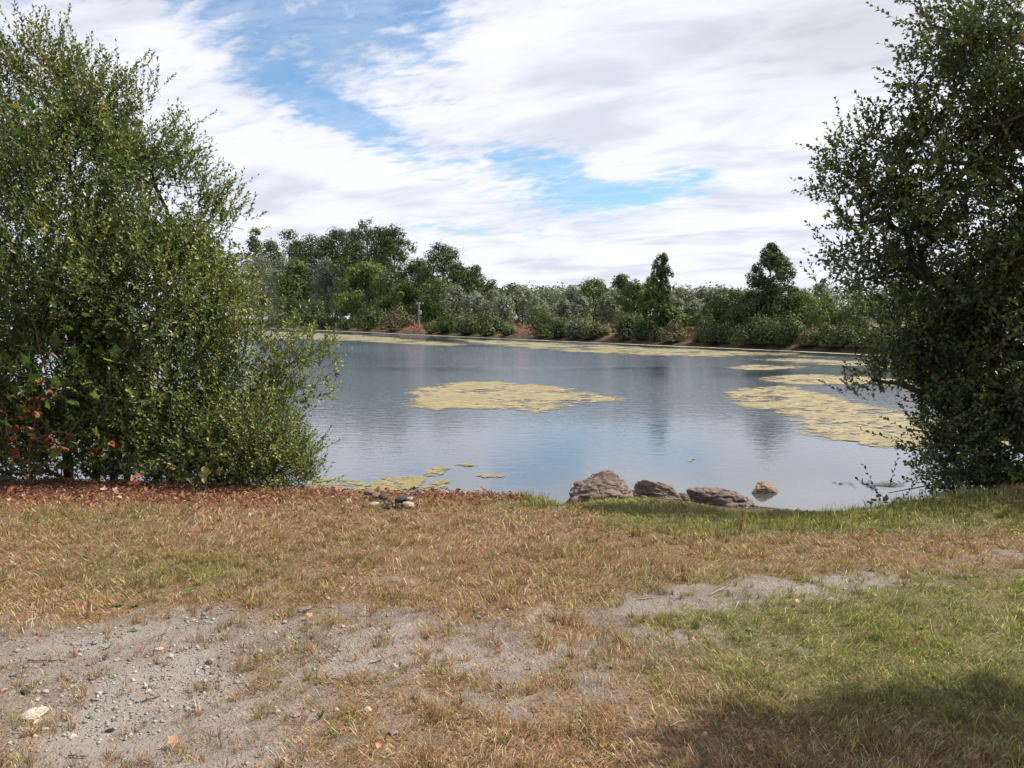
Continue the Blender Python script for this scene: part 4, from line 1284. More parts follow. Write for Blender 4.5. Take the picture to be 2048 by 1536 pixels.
PAL_L = [(0.092, 0.128, 0.030), (0.066, 0.096, 0.030), (0.130, 0.162, 0.036), (0.19, 0.19, 0.042)]
g1 = np.random.default_rng(101)
DL = 8.6
bl = [px_blob(60, 200, 120, 112, DL), px_blob(165, 205, 110, 112, DL), px_blob(270, 262, 95, 90, DL - 0.1), px_blob(-60, 340, 160, 230, DL), px_blob(120, 380, 200, 170, DL - 0.3), px_blob(320, 300, 70, 75, DL),
      px_blob(320, 420, 130, 130, DL - 0.1), px_blob(410, 480, 80, 95, DL), px_blob(90, 560, 220, 160, DL - 0.6), px_blob(300, 590, 190, 150, DL - 0.4),
      px_blob(430, 600, 75, 100, DL), px_blob(100, 760, 220, 150, DL - 0.4, None, 1.3), px_blob(330, 760, 190, 150, DL - 0.4, None, 1.4), px_blob(480, 740, 120, 110, DL - 0.2),
      px_blob(590, 740, 85, 75, DL - 0.3), px_blob(560, 670, 60, 45, DL), px_blob(380, 870, 160, 100, DL - 0.6, None, 2.0), px_blob(130, 880, 220, 90, DL - .2, None, 1.5), px_blob(490, 830, 80, 60, DL - 0.2),
      px_blob(-150, 600, 160, 350, DL, None, 0.6)]
b0 = np.array((at(200, 970, DL)[0], DL, float(height(at(200, 970, DL)[0], DL)) - 0.05))
stems = [stem([b0, at(190, 700, DL), at(150, 400, DL), at(110, 200, DL)], 12, g1),
         stem([b0 + [0.12, 0.1, 0], at(300, 720, DL), at(330, 480, DL), at(300, 300, DL)], 10, g1),
         stem([b0 + [0.25, 0, 0], at(380, 850, DL), at(520, 770, DL - 0.1), at(600, 720, DL - 0.2)], 9, g1),
         stem([b0 + [-0.2, 0.1, 0], at(60, 700, DL), at(-30, 400, DL)], 9, g1),
         stem([b0 + [0.1, -0.15, 0], at(250, 760, DL - .5), at(220, 540, DL - 0.8)], 8, g1)]
def yel_left(S):
    px, py = to_px(S[:, 0], S[:, 1], S[:, 2])
    return 0.05 + 0.28 * gauss(px, py, 180, 140, 200, 110) + 0.3 * gauss(px, py, 470, 570, 70, 130) + 0.35 * gauss(px, py, 620, 690, 80, 80)
def near_score(fb, Lf):
    px, py = to_px(fb[:, 0], fb[:, 1], fb[:, 2])
    return fb[:, 1] / Lf + np.where((px < 0) | (px > 2048) | (py < 0) | (py > 1536), 1e6, 0)
woody('willow_shrub', b0, stems, bl, 3700, 6, 11, g1, (0.12, 0.33), (0.036, 0.060), 0.70, PAL_L, [.40, .30, .22, .08], 0.055,
      'large dense green willow shrub filling the left side of the bank', 'shrub', 0.44, 250, near_score, yel_left, clump=lambda T: fbm(T[:, 0] * 2.1, T[:, 1] * 2.1, T[:, 2] * 2.1, 2, 61) > 0.37)

g2 = np.random.default_rng(102)
DS = 7.6
bs = [px_blob(500, 890, 95, 85, DS), px_blob(560, 930, 75, 50, DS), px_blob(430, 930, 90, 50, DS), px_blob(600, 950, 40, 30, DS)]
b1 = np.array((at(480, 975, DS)[0], DS, float(height(at(480, 975, DS)[0], DS)) - 0.03))
woody('low_shrub', b1, [stem([b1, at(500, 900, DS)], 4, g2, 0.01), stem([b1 + [0.1, 0, 0], at(570, 930, DS)], 4, g2, 0.01)], bs, 300, 6, 10, g2, (0.12, 0.26), (0.03, 0.05), 0.8,
      PAL_L, [.3, .15, .3, .25], 0.025, 'low yellow-green shrub at the foot of the big left willow shrub', 'shrub', 0.42, base_z=-0.35)

# right hand tree
g3 = np.random.default_rng(103)
DR = 8.7
PAL_R = [(0.064, 0.090, 0.027), (0.046, 0.068, 0.025), (0.100, 0.125, 0.030), (0.125, 0.085, 0.036), (0.16, 0.19, 0.04)]
br = [px_blob(1960, 20, 130, 100, DR - .5), px_blob(1860, 60, 50, 60, DR), px_blob(2100, 60, 170, 230, DR - .5, None, 1.0), px_blob(1900, 200, 110, 80, DR - .3), px_blob(1800, 240, 65, 60, DR),
      px_blob(1760, 330, 95, 75, DR), px_blob(1900, 350, 130, 110, DR - .4), px_blob(2060, 360, 160, 150, DR - .6), px_blob(1700, 400, 65, 60, DR), px_blob(1780, 470, 100, 70, DR),
      px_blob(1930, 520, 150, 110, DR - .6), px_blob(1760, 570, 90, 60, DR), px_blob(1710, 640, 60, 40, DR + .1, None, .7), px_blob(2060, 600, 150, 160, DR - .5), px_blob(1850, 660, 120, 80, DR - .5),
      px_blob(1960, 750, 140, 110, DR - .4), px_blob(1800, 770, 80, 50, DR - .2), px_blob(1890, 850, 90, 65, DR - .6), px_blob(2010, 880, 140, 110, DR - .4, None, 1.6), px_blob(1960, 700, 130, 120, DR - .1, None, 1.3), px_blob(2040, 780, 110, 110, DR - .1, None, 1.3), px_blob(1930, 940, 80, 50, DR - .7),
      px_blob(2200, 500, 200, 420, DR - .5, None, .9), px_blob(2000, 970, 100, 40, DR - .5, None, .6), px_blob(1650, 560, 40, 14, DR + .3, None, .8), px_blob(1800, 985, 40, 16, DR - .6, None, .5)]
b2 = np.array((at(2120, 1000, DR)[0], DR, float(height(at(2120, 1000, DR)[0], DR)) - 0.08))
br = [((c + (at(*[(float(to_px(*c)[0])), float(to_px(*c)[1])], c[1] - 0.6) - c) if c[2] > 2.3 else c), r_, w_) for c, r_, w_ in br]
str_ = [stem([b2, at(2130, 700, DR), at(2090, 350, DR - .2), at(2030, 120, DR - .3), at(1960, -60, DR - .4)], 16, g3, 0.025),
        stem([b2 + [.1, .1, 0], at(2180, 600, DR - .2), at(2190, 200, DR - .4), at(2120, -60, DR - .5)], 12, g3, 0.03),
        stem([at(2110, 480, DR), at(1990, 330, DR - .1), at(1850, 322, DR), at(1790, 320, DR)], 8, g3, 0.02),
        stem([at(2110, 760, DR), at(1960, 610, DR - .2), at(1830, 545, DR), at(1720, 560, DR)], 9, g3, 0.02),
        stem([b2 + [-.05, 0, .2], at(2030, 860, DR - .2), at(1900, 800, DR - .3), at(1800, 770, DR - .3)], 8, g3, 0.02),
        stem([b2 + [-.05, -.1, .1], at(2040, 950, DR - .6), at(1920, 900, DR - .7)], 6, g3, 0.02)]
def yel_right(S):
    px, py = to_px(S[:, 0], S[:, 1], S[:, 2])
    return 0.03 + 0.25 * gauss(px, py, 1800, 240, 160, 160) + 0.2 * gauss(px, py, 1900, 420, 200, 60)
woody('alder_tree', b2, str_, br, 3100, 5, 10, g3, (0.16, 0.36), (0.040, 0.066), 0.45, PAL_R, [.42, .33, .15, .05, .05], 0.12,
      'tall dark backlit tree leaning over the water on the right edge', 'tree', 0.55, 300, near_score, yel_right, base_z=-0.8, clump=lambda T: fbm(T[:, 0] * 1.7, T[:, 1] * 1.7, T[:, 2] * 1.9, 2, 62) > 0.35 + 0.05 * (T[:, 2] > 1.2) + 0.15 * (T[:, 2] > 2.4))
# overhanging neighbour outside the frame, whose shade falls into the lower right corner
g4 = np.random.default_rng(104)
bo = [((4.0, 3.1, 2.9), (0.75, .27, .45)), ((4.7, 3.1, 3.3), (.8, .38, .5)), ((5.4, 2.8, 3.6), (0.9, 0.35, 0.6))]
b3 = np.array((6.4, 2.6, float(height(6.4, 2.6)) - 0.05))
woody('alder_tree', b3, [stem([b3, (6.2, 2.9, 2.0), (5.7, 3.2, 4.2)], 9, g4, 0.03), stem([(6.1, 3.0, 2.2), (5.0, 3.1, 2.9), (4.0, 3.1, 2.9)], 6, g4, 0.03)], bo, 640, 6, 10, g4,
      (0.16, 0.36), (0.06, 0.085), 0.5, PAL_R, [.42, .33, .15, .05, .05], 0.09, 'tree beside the picture whose shadow darkens the bottom right corner', 'tree', 0.55, base_z=0.5)

# sapling with large lobed leaves, partly dead, at the far left
def sapling():
    g = np.random.default_rng(55)
    D0 = 7.3
    base = np.array((at(60, 970, D0)[0], D0, float(height(at(60, 970, D0)[0], D0)) - 0.02))
    root = empty('maple_sapling', base, label='young maple with big lobed leaves, green above and rust red below, at the left edge', category='sapling')
    paths = [stem([base, at(60, 880, D0), at(90, 760, D0), at(70, 640, D0), at(40, 560, D0)], 9, g, 0.01),
             stem([base, at(110, 900, D0), at(170, 830, D0)], 6, g, 0.01), stem([base, at(20, 880, D0), at(5, 800, D0)], 6, g, 0.01),
             stem([at(70, 880, D0), at(120, 860, D0), at(170, 870, D0)], 5, g, 0.01)]
    V, F, S = tubes([p - base for p in paths], [np.linspace(.010, .004, len(p)) for p in paths], 5)
    link('stem', make_mesh('stem', V, F, S, smooth=True), M['red_twig'], parent=root)
    greens = [lobed_leaf_mesh('leaf', 1, c, 0.2, 900 + i) for i, c in enumerate([(0.07, 0.13, 0.03), (0.10, 0.18, 0.035), (0.055, 0.10, 0.025), (0.16, 0.20, 0.04)])]
    reds = [lobed_leaf_mesh('leaf', 1, c, 1.0, 920 + i) for i, c in enumerate([(0.20, 0.065, 0.035), (0.15, 0.05, 0.028), (0.27, 0.11, 0.06)])]
    for m_ in greens + reds: m_.materials.append(M['dead_leaf'] if m_ in reds else M['grass'])
    spots = [(g.normal(80, 60), g.normal(770, 45), 'g') for _ in range(26)] + [(g.normal(45, 38), g.normal(860, 55), 'r') for _ in range(38)] + \
            [(g.normal(150, 40), g.normal(885, 18), 'r') for _ in range(14)] + [(g.normal(60, 50), g.normal(905, 25), 'g') for _ in range(8)] + \
            [(g.uniform(0, 120), g.uniform(200, 500), 'g') for _ in range(26)] + [(g.normal(150, 60), g.normal(700, 80), 'g') for _ in range(12)]
    for (x, y, k) in spots:
        p = at(x, y, D0 + g.normal(0, 0.12) - (0.1 if y > 600 else -0.3)) - base
        o = bpy.data.objects.new('leaf', (greens if k == 'g' else reds)[g.integers(0, 4 if k == 'g' else 3)])
        COL.objects.link(o); o.parent = root; o.location = p
        o.rotation_euler = (rad(g.uniform(40, 100) + (90 if k == 'r' else 60)), g.uniform(-.6, .6), g.uniform(-.9, .9))
        s = g.uniform(.08, .13) if k == 'g' else g.uniform(0.07, 0.13); o.scale = (s, s, s) if k == 'g' else (s * 0.6, s, s)
sapling()

# dead leafed seedlings standing along the litter edge
SD = 'little dry seedlings along the bank edge'
for k, (px, py, hpx, col, lab) in enumerate([
    (270, 985, 34, (0.34, 0.10, 0.05), 'rust red seedling standing in front of the big shrub'),
    (410, 985, 44, (0.26, 0.24, 0.09), 'yellowish three-leaved seedling before the low shrub'),
    (668, 990, 18, (0.13, 0.06, 0.05), 'dark seed head on a stem left of the fire ring'),
    (722, 995, 16, (0.22, 0.08, 0.05), 'brown two-leaved seedling just left of the fire ring'),
    (745, 995, 14, (0.16, 0.07, 0.05), 'small brown seedling behind the left fire ring stones'),
    (830, 1003, 28, (0.15, 0.08, 0.06), 'bare upright stalk right of the fire ring'),
    (965, 1000, 24, (0.45, 0.30, 0.20), 'pale tan seedling standing alone against the lake'),
    (880, 1000, 14, (0.22, 0.09, 0.05), 'low brown seedling midway along the litter edge'),
    (1040, 1015, 26, (0.20, 0.08, 0.05), 'dark red dry weed at the right end of the litter'),
    (1480, 1068, 22, (0.22, 0.09, 0.06), 'reddish weed on the grassy lip above the inlet')]):
    p = on_level(px, py, 0.0)
    for _ in range(4): p = on_level(px, py, float(height(p[0], min(p[1], 7.6))))
    p[1] = min(p[1], 7.4)
    p[2] = float(height(p[0], p[1]))
    h = hpx / FPX * p[1]
    root = empty('seedling', p, label=lab, category='seedling', group=SD)
    q = np.array([[0, 0, -.01], [0.1 * h, 0, h * .5], [0.02 * h, 0.05 * h, h]])
    V, F, S = tubes([q], [np.array([.003, .0025, .002])], 5)
    link('stem', make_mesh('stem', V, F, S), M['red_twig'], parent=root)
    g = np.random.default_rng(k)
    for i in range(2 if hpx < 20 else 5):
        V, F, S = leaf_arrays(np.array([[0, 0, h * g.uniform(.5, 1)]]), np.array([[g.normal(), g.normal() * .4, g.uniform(-.3, .8)]]), np.array([[0, -1, .6]]), np.array([h * .42]), np.array([h * .22]), 0.3)
        link('leaf', make_mesh('leaf', V, F, S, np.tile(np.array(col) * g.uniform(.8, 1.2), (6, 1))), M['dead_leaf'], parent=root)

# ------------------------------------------------------------------ far shore
FAR_PAL = {
 'dark': [(0.040, 0.062, 0.022), (0.052, 0.078, 0.026), (0.068, 0.098, 0.032)],
 'green': [(0.062, 0.098, 0.025), (0.082, 0.120, 0.030), (0.100, 0.138, 0.036)],
 'silver': [(0.125, 0.145, 0.105), (0.155, 0.175, 0.130), (0.200, 0.215, 0.165)],
 'lombardy': [(0.055, 0.082, 0.028), (0.068, 0.098, 0.032), (0.092, 0.120, 0.042)],
 'bush': [(0.040, 0.060, 0.020), (0.058, 0.085, 0.026), (0.085, 0.105, 0.035)],
 'brownbush': [(0.085, 0.080, 0.035), (0.12, 0.095, 0.045), (0.10, 0.105, 0.04)],
}
def far_tree_meshes(kind, w, h, d, seed, leaf=None, nleaf=3200, bare=0.12, open_=0.0):
    """w half width, h height (m), standing d metres away. returns trunk, crown meshes with base at origin"""
    g = np.random.default_rng(seed)
    leaf = leaf or max(0.18, 4.3 * d / 1547)
    nleaf = int(nleaf * 1.3)
    # clump centres
    if kind == 'lombardy':
        nc = 170; t = g.uniform(0.02, 1, nc); prof = np.interp(t, [0, .25, .45, .7, .9, 1], [.9, .8, .7, .95, .75, .35])
        a = g.uniform(0, 6.28, nc); rr = g.uniform(0.1, 0.85, nc) * w * prof
        C = np.stack([rr * np.cos(a), rr * np.sin(a), h * (0.03 + 0.93 * t)], -1); R = np.stack([w * .15 * np.ones(nc), w * .15 * np.ones(nc), h * .045 * g.uniform(.6, 1.5, nc)], -1)
    elif kind in ('bush', 'brownbush'):
        nc = 26; u = rand_unit(nc, g); u[:, 2] = np.abs(u[:, 2])
        C = u * np.array([w * 1.05, w * .7, h]) * g.uniform(.35, .82, (nc, 1)); C[:, 2] *= g.uniform(0.5, 1, nc)
        R = np.ones((nc, 3)) * min(w, h) * .42 * g.uniform(.6, 1.3, (nc, 1))
    else:
        b0 = bare * h; L = h - b0
        nc = int(np.clip(52 * L / (2 * w) , 46, 150))
        t = g.uniform(0, 1, nc) ** 0.85
        prof = np.interp(t, [0, .12, .35, .6, .8, .92, 1], [.6, .9, 1.0, .97, .82, .6, .25] if kind != 'silver' else [.7, .9, 1.0, .98, .8, .55, .2])
        a_ = g.uniform(0, 6.28, nc); rr = g.uniform(.1, 1, nc) ** .5
        lop = 1 + .22 * np.sin(a_ * 2 + t * 9 + seed) 
        hero = nleaf > 10500
        if hero: nc = int(nc * 2.4); t = g.uniform(0, 1, nc) ** 0.85; prof = np.interp(t, [0, .2, .45, .65, .85, 1], [.8, 1.0, .85, .95, .62, .16]); a_ = g.uniform(0, 6.28, nc); rr = g.uniform(.1, 1, nc) ** .5; lop = 1 + .18 * np.sin(a_ * 2 + t * 7)
        s_ = w * (0.15 if hero else 0.22 if open_ else 0.25) * g.uniform(.5, 1.5, nc)
        rr = rr * np.maximum(w * prof * lop - s_ * .7, 0.05 * w)
        C = np.stack([rr * np.cos(a_), rr * np.sin(a_), b0 + s_ * .6 + t * (L - s_ * 1.4)], -1)
        R = np.stack([s_ * 1.1, s_ * 1.1, s_ * (.85 if kind != 'silver' else 1.25)], -1)
    nc = len(C)
    wgt = (R[:, 0] * R[:, 2]); wgt = wgt / wgt.sum()
    ch = g.choice(nc, nleaf, p=wgt)
    u = rand_unit(nleaf, g); rad_ = g.uniform(.2, 1, nleaf) ** .5 * np.where(g.uniform(0, 1, nleaf) < .16, g.uniform(1, 1.55, nleaf), 1)
    lump = 0.75 + 0.5 * fbm(u[:, 0] * 2 + ch, u[:, 1] * 2, u[:, 2] * 2, 2, seed)
    Pp = C[ch] + u * R[ch] * (rad_ * lump)[:, None]
    Pp[:, 2] = np.maximum(Pp[:, 2], 0.05 * g.uniform(0.2, 3, nleaf))
    Nn = unit(u * 1.3 + rand_unit(nleaf, g) * 0.6 + np.array([0, 0, .3]))
    a = unit(np.cross(Nn, rand_unit(nleaf, g))); b = np.cross(Nn, a)
    s = leaf * g.uniform(.5, 1.15, nleaf)[:, None]
    asp = 0.55
    V = np.stack([Pp - a * s * .6, Pp - b * s * asp * .6 + Nn * s * .12, Pp + a * s * .6, Pp + b * s * asp * .6 + Nn * s * .12], 1).reshape(-1, 3)
    bb = np.arange(nleaf)[:, None] * 4
    F = (bb + np.array([[0, 1, 2, 0, 2, 3]])).reshape(-1); S = np.full(nleaf * 2, 3)
    pal = np.array(FAR_PAL[kind])
    tone = pal[g.choice(3, nc)] * g.uniform(.8, 1.2, (nc, 1))
    c = tone[ch] * g.uniform(.86, 1.14, (nleaf, 1))
    crown = make_mesh('crown', V, F, S, np.repeat(c, 4, 0))
    crown.materials.append(M['far_leaf'])
    # trunk with limbs
    paths, rads = [], []
    tp = np.stack([g.normal(0, w * .03, 7).cumsum() * .5, g.normal(0, w * .03, 7).cumsum() * .5, np.linspace(-.3, h * .86, 7)], -1); tp[0, :2] = 0
    r0 = max(0.05, h * .016)
    paths.append(tp); rads.append(np.linspace(r0, r0 * .2, 7))
    nl = 9 if kind not in ('bush', 'brownbush') else 6
    for i in g.choice(nc, min(nl, nc), replace=False):
        z0 = np.clip(C[i, 2] - R[i, 2] * 1.2 - w * .4, h * .1, h * .8); k = np.interp(z0, tp[:, 2], np.arange(7)); A = np.array([np.interp(k, np.arange(7), tp[:, j]) for j in range(3)])
        q = np.stack([A + (C[i] - A) * t + [0, 0, math.sin(t * math.pi) * .05 * h] for t in np.linspace(0, 1, 4)])
        paths.append(q); rads.append(np.linspace(r0 * .45, r0 * .12, 4))
    V, F, S = tubes(paths, rads, 5)
    trunk = make_mesh('trunk', V, F, S, smooth=True); trunk.materials.append(M['bark'])
    return trunk, crown

_cnt = 0
def far_tree(kind, px, top, hw, off, label, cat='tree', group=None, name=None, nleaf=3000, bare=0.12, meshes=None, open_=0, base_off=0.0):
    global _cnt; _cnt += 1
    d = shore_depth(px) + off / abs(SH_N @ (ray(px, 768)[:2] / ray(px, 768)[1]))
    b = at(px, 650, d)
    z = float(height(b[0], d))
    t = at(px, top, d)
    h = t[2] - z; w = hw / FPX * d
    if meshes is None:
        meshes = far_tree_meshes(kind, w, h, d, 1000 + _cnt, nleaf=nleaf, bare=bare, open_=open_); sc = (1, 1, 1)
    props = dict(label=label, category=cat)
    if group: props['group'] = group
    root = empty(name or {'dark': 'poplar_tree', 'green': 'broadleaf_tree', 'silver': 'silver_willow', 'lombardy': 'lombardy_poplar', 'bush': 'shore_bush', 'brownbush': 'shore_bush'}[kind], (b[0], d, z), **props)
    link('trunk', meshes[0], parent=root); link('crown', meshes[1], parent=root)
    root.rotation_euler.z = 0
    return root

GB = 'tall dark trees behind the left part of the far shore'
GS = 'silver-leaved willows behind the far shore'
GG = 'green trees along the far shore'
GU = 'bushes at the far waterline'
F_ = [
 ('dark', 515, 452, 20, 26, 'narrow dark poplar at the left end of the tall stand', GB, 2200),
 ('dark', 580, 456, 34, 30, 'dark tree with a thin open top left of the tall stand', GB, 3000),
 ('dark', 545, 476, 34, 24, 'dark rounded tree between the narrow poplar and the open-topped one', GB, 3000),
 ('dark', 626, 464, 44, 28, 'broad dark tree with a level top left of the highest trees', GB, 3600),
 ('dark', 684, 452, 44, 24, 'dark poplar next left of the two highest crowns', GB, 4200),
 ('dark', 738, 434, 46, 22, 'highest dark poplar of the far shore stand', GB, 5200),
 ('dark', 790, 447, 36, 18, 'dark poplar at the steep right shoulder of the highest crown', GB, 4600),
 ('dark', 838, 512, 34, 18, 'lower dark tree in the dip between the two dark crowns', GB, 3000),
 ('dark', 885, 481, 44, 18, 'separate domed dark tree right of the tall stand', GB, 4800),
 ('dark', 948, 528, 28, 18, 'small dark tree stepping down right of the domed one', GB, 2600),
 ('dark', 985, 556, 30, 26, 'dark low-domed tree where the skyline levels out', GB, 2200),
 ('dark', 1025, 562, 30, 40, 'dark treetop just right of the low dome on the skyline', GB, 1800),
 ('dark', 605, 478, 34, 27, 'dark tree in the dip between the open-topped and the level-topped trees', GB, 2400),
 ('dark', 655, 470, 34, 20, 'dark tree filling behind the lone silver willow', GB, 2600),
 ('dark', 712, 456, 34, 26, 'dark crown wedged left of the highest poplar', GB, 2800),
 ('dark', 765, 448, 34, 24, 'dark crown between the highest poplar and the one on its right shoulder', GB, 2800),
 ('dark', 705, 500, 40, 16, 'dark lower tree between the silver willow and the bell-shaped tree', GB, 2800),
 ('dark', 800, 505, 40, 14, 'dark lower tree at the foot of the right shoulder poplar', GB, 2800),
 ('dark', 855, 535, 40, 16, 'dark shoulder tree left below the domed one', GB, 2400),
 ('dark', 915, 520, 30, 16, 'dark shoulder tree right below the domed one', GB, 2400),
 ('dark', 470, 500, 50, 24, 'dark tree half hidden behind the big left shrub', GB, 2200),
 ('dark', 400, 480, 60, 22, 'dark tree wholly screened by the left shrub', GB, 1800),
 ('silver', 525, 508, 40, 14, 'silver willow at the left, its crown touching the near shrub', GS, 4000),
 ('silver', 568, 512, 32, 12, 'slim silver willow beside the leftmost silver crown', GS, 3000),
 ('silver', 655, 519, 44, 11, 'big round silver willow standing alone between green trees', GS, 5200),
 ('green', 595, 518, 34, 9, 'leafy green tree between the silver willows', GG, 4600),
 ('green', 735, 518, 52, 9, 'bright green bell-shaped tree below the highest poplars', GG, 6000),
 ('green', 812, 556, 36, 10, 'light green tree behind the utility pole', GG, 3400),
 ('green', 770, 600, 30, 6, 'green tree low beside the bell-shaped one', GG, 2200),
 ('green', 875, 552, 38, 10, 'green tree below the domed dark crown', GG, 3600),
 ('silver', 852, 590, 22, 9, 'small silver willow right behind the utility pole', GS, 1800),
 ('silver', 912, 572, 30, 10, 'silver willow right of the green tree by the pole', GS, 2800),
 ('silver', 950, 584, 30, 8, 'olive-silver willow with a rounded top left of the red bank gap', GS, 2800),
 ('silver', 985, 580, 28, 12, 'silver willow behind the leafy shore bushes', GS, 2200),
 ('silver', 1010, 592, 26, 9, 'pale willow just left of the open red bank', GS, 2200),
 ('silver', 1045, 572, 32, 18, 'tall pale willow above the open red bank', GS, 2600),
 ('silver', 1075, 596, 26, 9, 'low pale willow right of the open red bank', GS, 2400),
 ('silver', 1100, 574, 34, 17, 'willow with a soft broad top mid shore', GS, 2600),
 ('silver', 1128, 598, 22, 8, 'small rounded pale willow in front of the broad-topped one', GS, 2000),
 ('silver', 1150, 566, 32, 18, 'grey willow reaching the skyline mid shore', GS, 2600),
 ('silver', 1158, 590, 22, 8, 'pale feathery willow on a bare stem', GS, 1800),
 ('green', 1188, 553, 30, 14, 'green tree poking above the grey willows', GG, 3200),
 ('silver', 1222, 582, 28, 9, 'blue-grey willow left of the columnar poplar group', GS, 2800),
 ('dark', 1243, 546, 22, 16, 'dark green tree with a spiky top left of the columnar poplar', GG, 2600),
 ('green', 1268, 556, 30, 8, 'bushy green tree next left of the columnar poplar', GG, 4200),
 ('lombardy', 1322, 503, 29, 2.5, 'lone columnar poplar rising high above the far shore', GG, 6500),
 ('green', 1300, 552, 18, 5, 'slender green companion at the left of the columnar poplar', GG, 2400),
 ('green', 1345, 612, 26, 4, 'leafy green tree around the foot of the columnar poplar', GG, 3000),
 ('silver', 1362, 574, 30, 22, 'grey willow just right of the columnar poplar', GS, 2400),
 ('silver', 1400, 573, 32, 24, 'grey willow on the low skyline right of the poplar', GS, 2400),
 ('silver', 1438, 572, 30, 26, 'grey willow left of the dark green clump', GS, 2200),
 ('silver', 1352, 598, 28, 8, 'purplish grey willow low beside the poplar foot', GS, 2600),
 ('silver', 1388, 602, 22, 9, 'thin pale willow with pointed tops', GS, 2000),
 ('green', 1420, 605, 24, 6, 'small green tree before the grey willows', GG, 2200),
 ('dark', 1465, 574, 44, 8, 'dense dark green tree left of the tall open-crowned one', GG, 4800),
 ('dark', 1540, 484, 42, 6, 'tall dark open-crowned tree topping the right part of the far shore', GG, 10000),
 ('dark', 1548, 580, 48, 6, 'dark foliage mass under the tall open-crowned tree', GG, 4600),
 ('dark', 1500, 600, 40, 4, 'dark low tree left below the tall open-crowned one', GG, 3600),
 ('green', 1600, 576, 40, 7, 'green tree to the right of the tall open-crowned one', GG, 3800),
 ('silver', 1640, 566, 34, 18, 'pale olive tree on the skyline by the right tree twigs', GS, 2600),
 ('green', 1660, 590, 42, 6, 'green tree seen through the twigs of the right tree', GG, 3200),
 ('green', 1720, 580, 46, 8, 'green tree behind the left fringe of the right tree', GG, 3000),
 ('dark', 1790, 570, 50, 7, 'dark tree screened by the lower boughs of the right tree', GG, 2600),
 ('green', 1870, 560, 55, 7, 'green tree hidden mostly behind the right tree', GG, 2400),
 ('dark', 1960, 550, 60, 8, 'dark tree beyond the trunk of the right tree', GG, 2400),
 ('bush', 530, 636, 40, 3, 'dark shore bush nearest the left shrub', GU, 1600),
 ('bush', 625, 604, 32, 4, 'round green bush before the lone silver willow', GU, 2200),
 ('bush', 570, 628, 32, 2.5, 'low bush at the foot of the leafy green tree', GU, 1600),
 ('brownbush', 795, 630, 34, 3, 'brownish scrub left of the utility pole', GU, 1800),
 ('bush', 745, 618, 36, 3.5, 'green bush below the bell-shaped tree', GU, 1800),
 ('bush', 900, 618, 36, 3, 'leafy green bush right of the utility pole', GU, 2600),
 ('bush', 945, 622, 34, 2.6, 'green bush in the middle of the leafy shore clump', GU, 2400),
 ('bush', 985, 612, 32, 2.3, 'dark green bush at the left end of the open red bank', GU, 2400),
 ('bush', 1090, 610, 36, 3, 'dark green bush at the right end of the open red bank', GU, 2600),
 ('bush', 1130, 618, 30, 3, 'bright leafed bush below the feathery willow', GU, 2400),
 ('silver', 1158, 636, 26, 2.2, 'grey tufted bush at the waterline', GU, 1800),
 ('brownbush', 1192, 636, 28, 2.6, 'round olive bush left of the small red gap', GU, 2600),
 ('bush', 1258, 606, 30, 3, 'dark bush right of the small red gap', GU, 2600),
 ('brownbush', 1352, 644, 26, 2.5, 'brown dry bush on the red bank beside the poplar', GU, 2000),
 ('bush', 1450, 606, 38, 3, 'dark bush under the dense dark tree', GU, 2400),
 ('bush', 1510, 600, 40, 2.5, 'dark bush at the waterline under the tall tree', GU, 2400),
 ('bush', 1575, 606, 34, 3, 'green bush right of the tall tree', GU, 2200),
 ('brownbush', 1622, 652, 28, 3, 'russet bush on the bank by the right tree twigs', GU, 1800),
 ('bush', 1690, 610, 38, 3, 'dark bush behind the fringe of the right tree', GU, 1800),
 ('bush', 1770, 640, 50, 3, 'dark bush deep behind the right tree', GU, 1500),
 ('bush', 655, 640, 34, 3, 'low bush on the brown bank under the lone silver willow', GU, 1400),
 ('bush', 700, 642, 30, 3, 'dark low bush on the brown bank left of the bell-shaped tree', GU, 1400),
 ('bush', 870, 640, 22, 2.5, 'dark scrub just right of the utility pole foot', GU, 1400),
 ('bush', 1020, 645, 14, 2.5, 'small dark bush cutting off the open red bank on its left', GU, 900),
 ('bush', 1165, 628, 28, 3, 'leafy bush behind the grey tufted one', GU, 2000),
 ('bush', 1290, 632, 24, 3, 'dark bush left of the poplar foot', GU, 1800),
 ('bush', 1322, 640, 16, 3, 'dark bush at the very foot of the columnar poplar', GU, 1400),
 ('bush', 1410, 622, 26, 3, 'dark bush right of the brown dry bush', GU, 1800),
 ('bush', 1545, 596, 34, 3, 'dark bush right under the trunk of the tall open-crowned tree', GU, 2000),
 ('bush', 1655, 622, 24, 3, 'green bush by the russet one', GU, 1500),
 ('bush', 1730, 645, 30, 3, 'dark bush between the fringe and the boughs of the right tree', GU, 1400),
]
for (k, px, top, hw, off, lab, grp, nl) in F_:
    isb = grp == GU
    if isb: hw, off, nl, top = hw * 1.25, off * 0.45, int(nl * 1.3), top - random.uniform(-4, 20)
    elif k in ('dark', 'green'): hw, nl = hw * 1.34, int(nl * 1.25)
    elif k == 'silver': hw, nl = hw * 1.15, int(nl * 1.1)
    far_tree(k, px, top, hw, off, lab, 'bush' if isb else 'tree', grp, name='shore_bush' if isb else None, nleaf=nl, bare=0.02 if not k in ('dark',) else 0.06, open_=(top < 460))

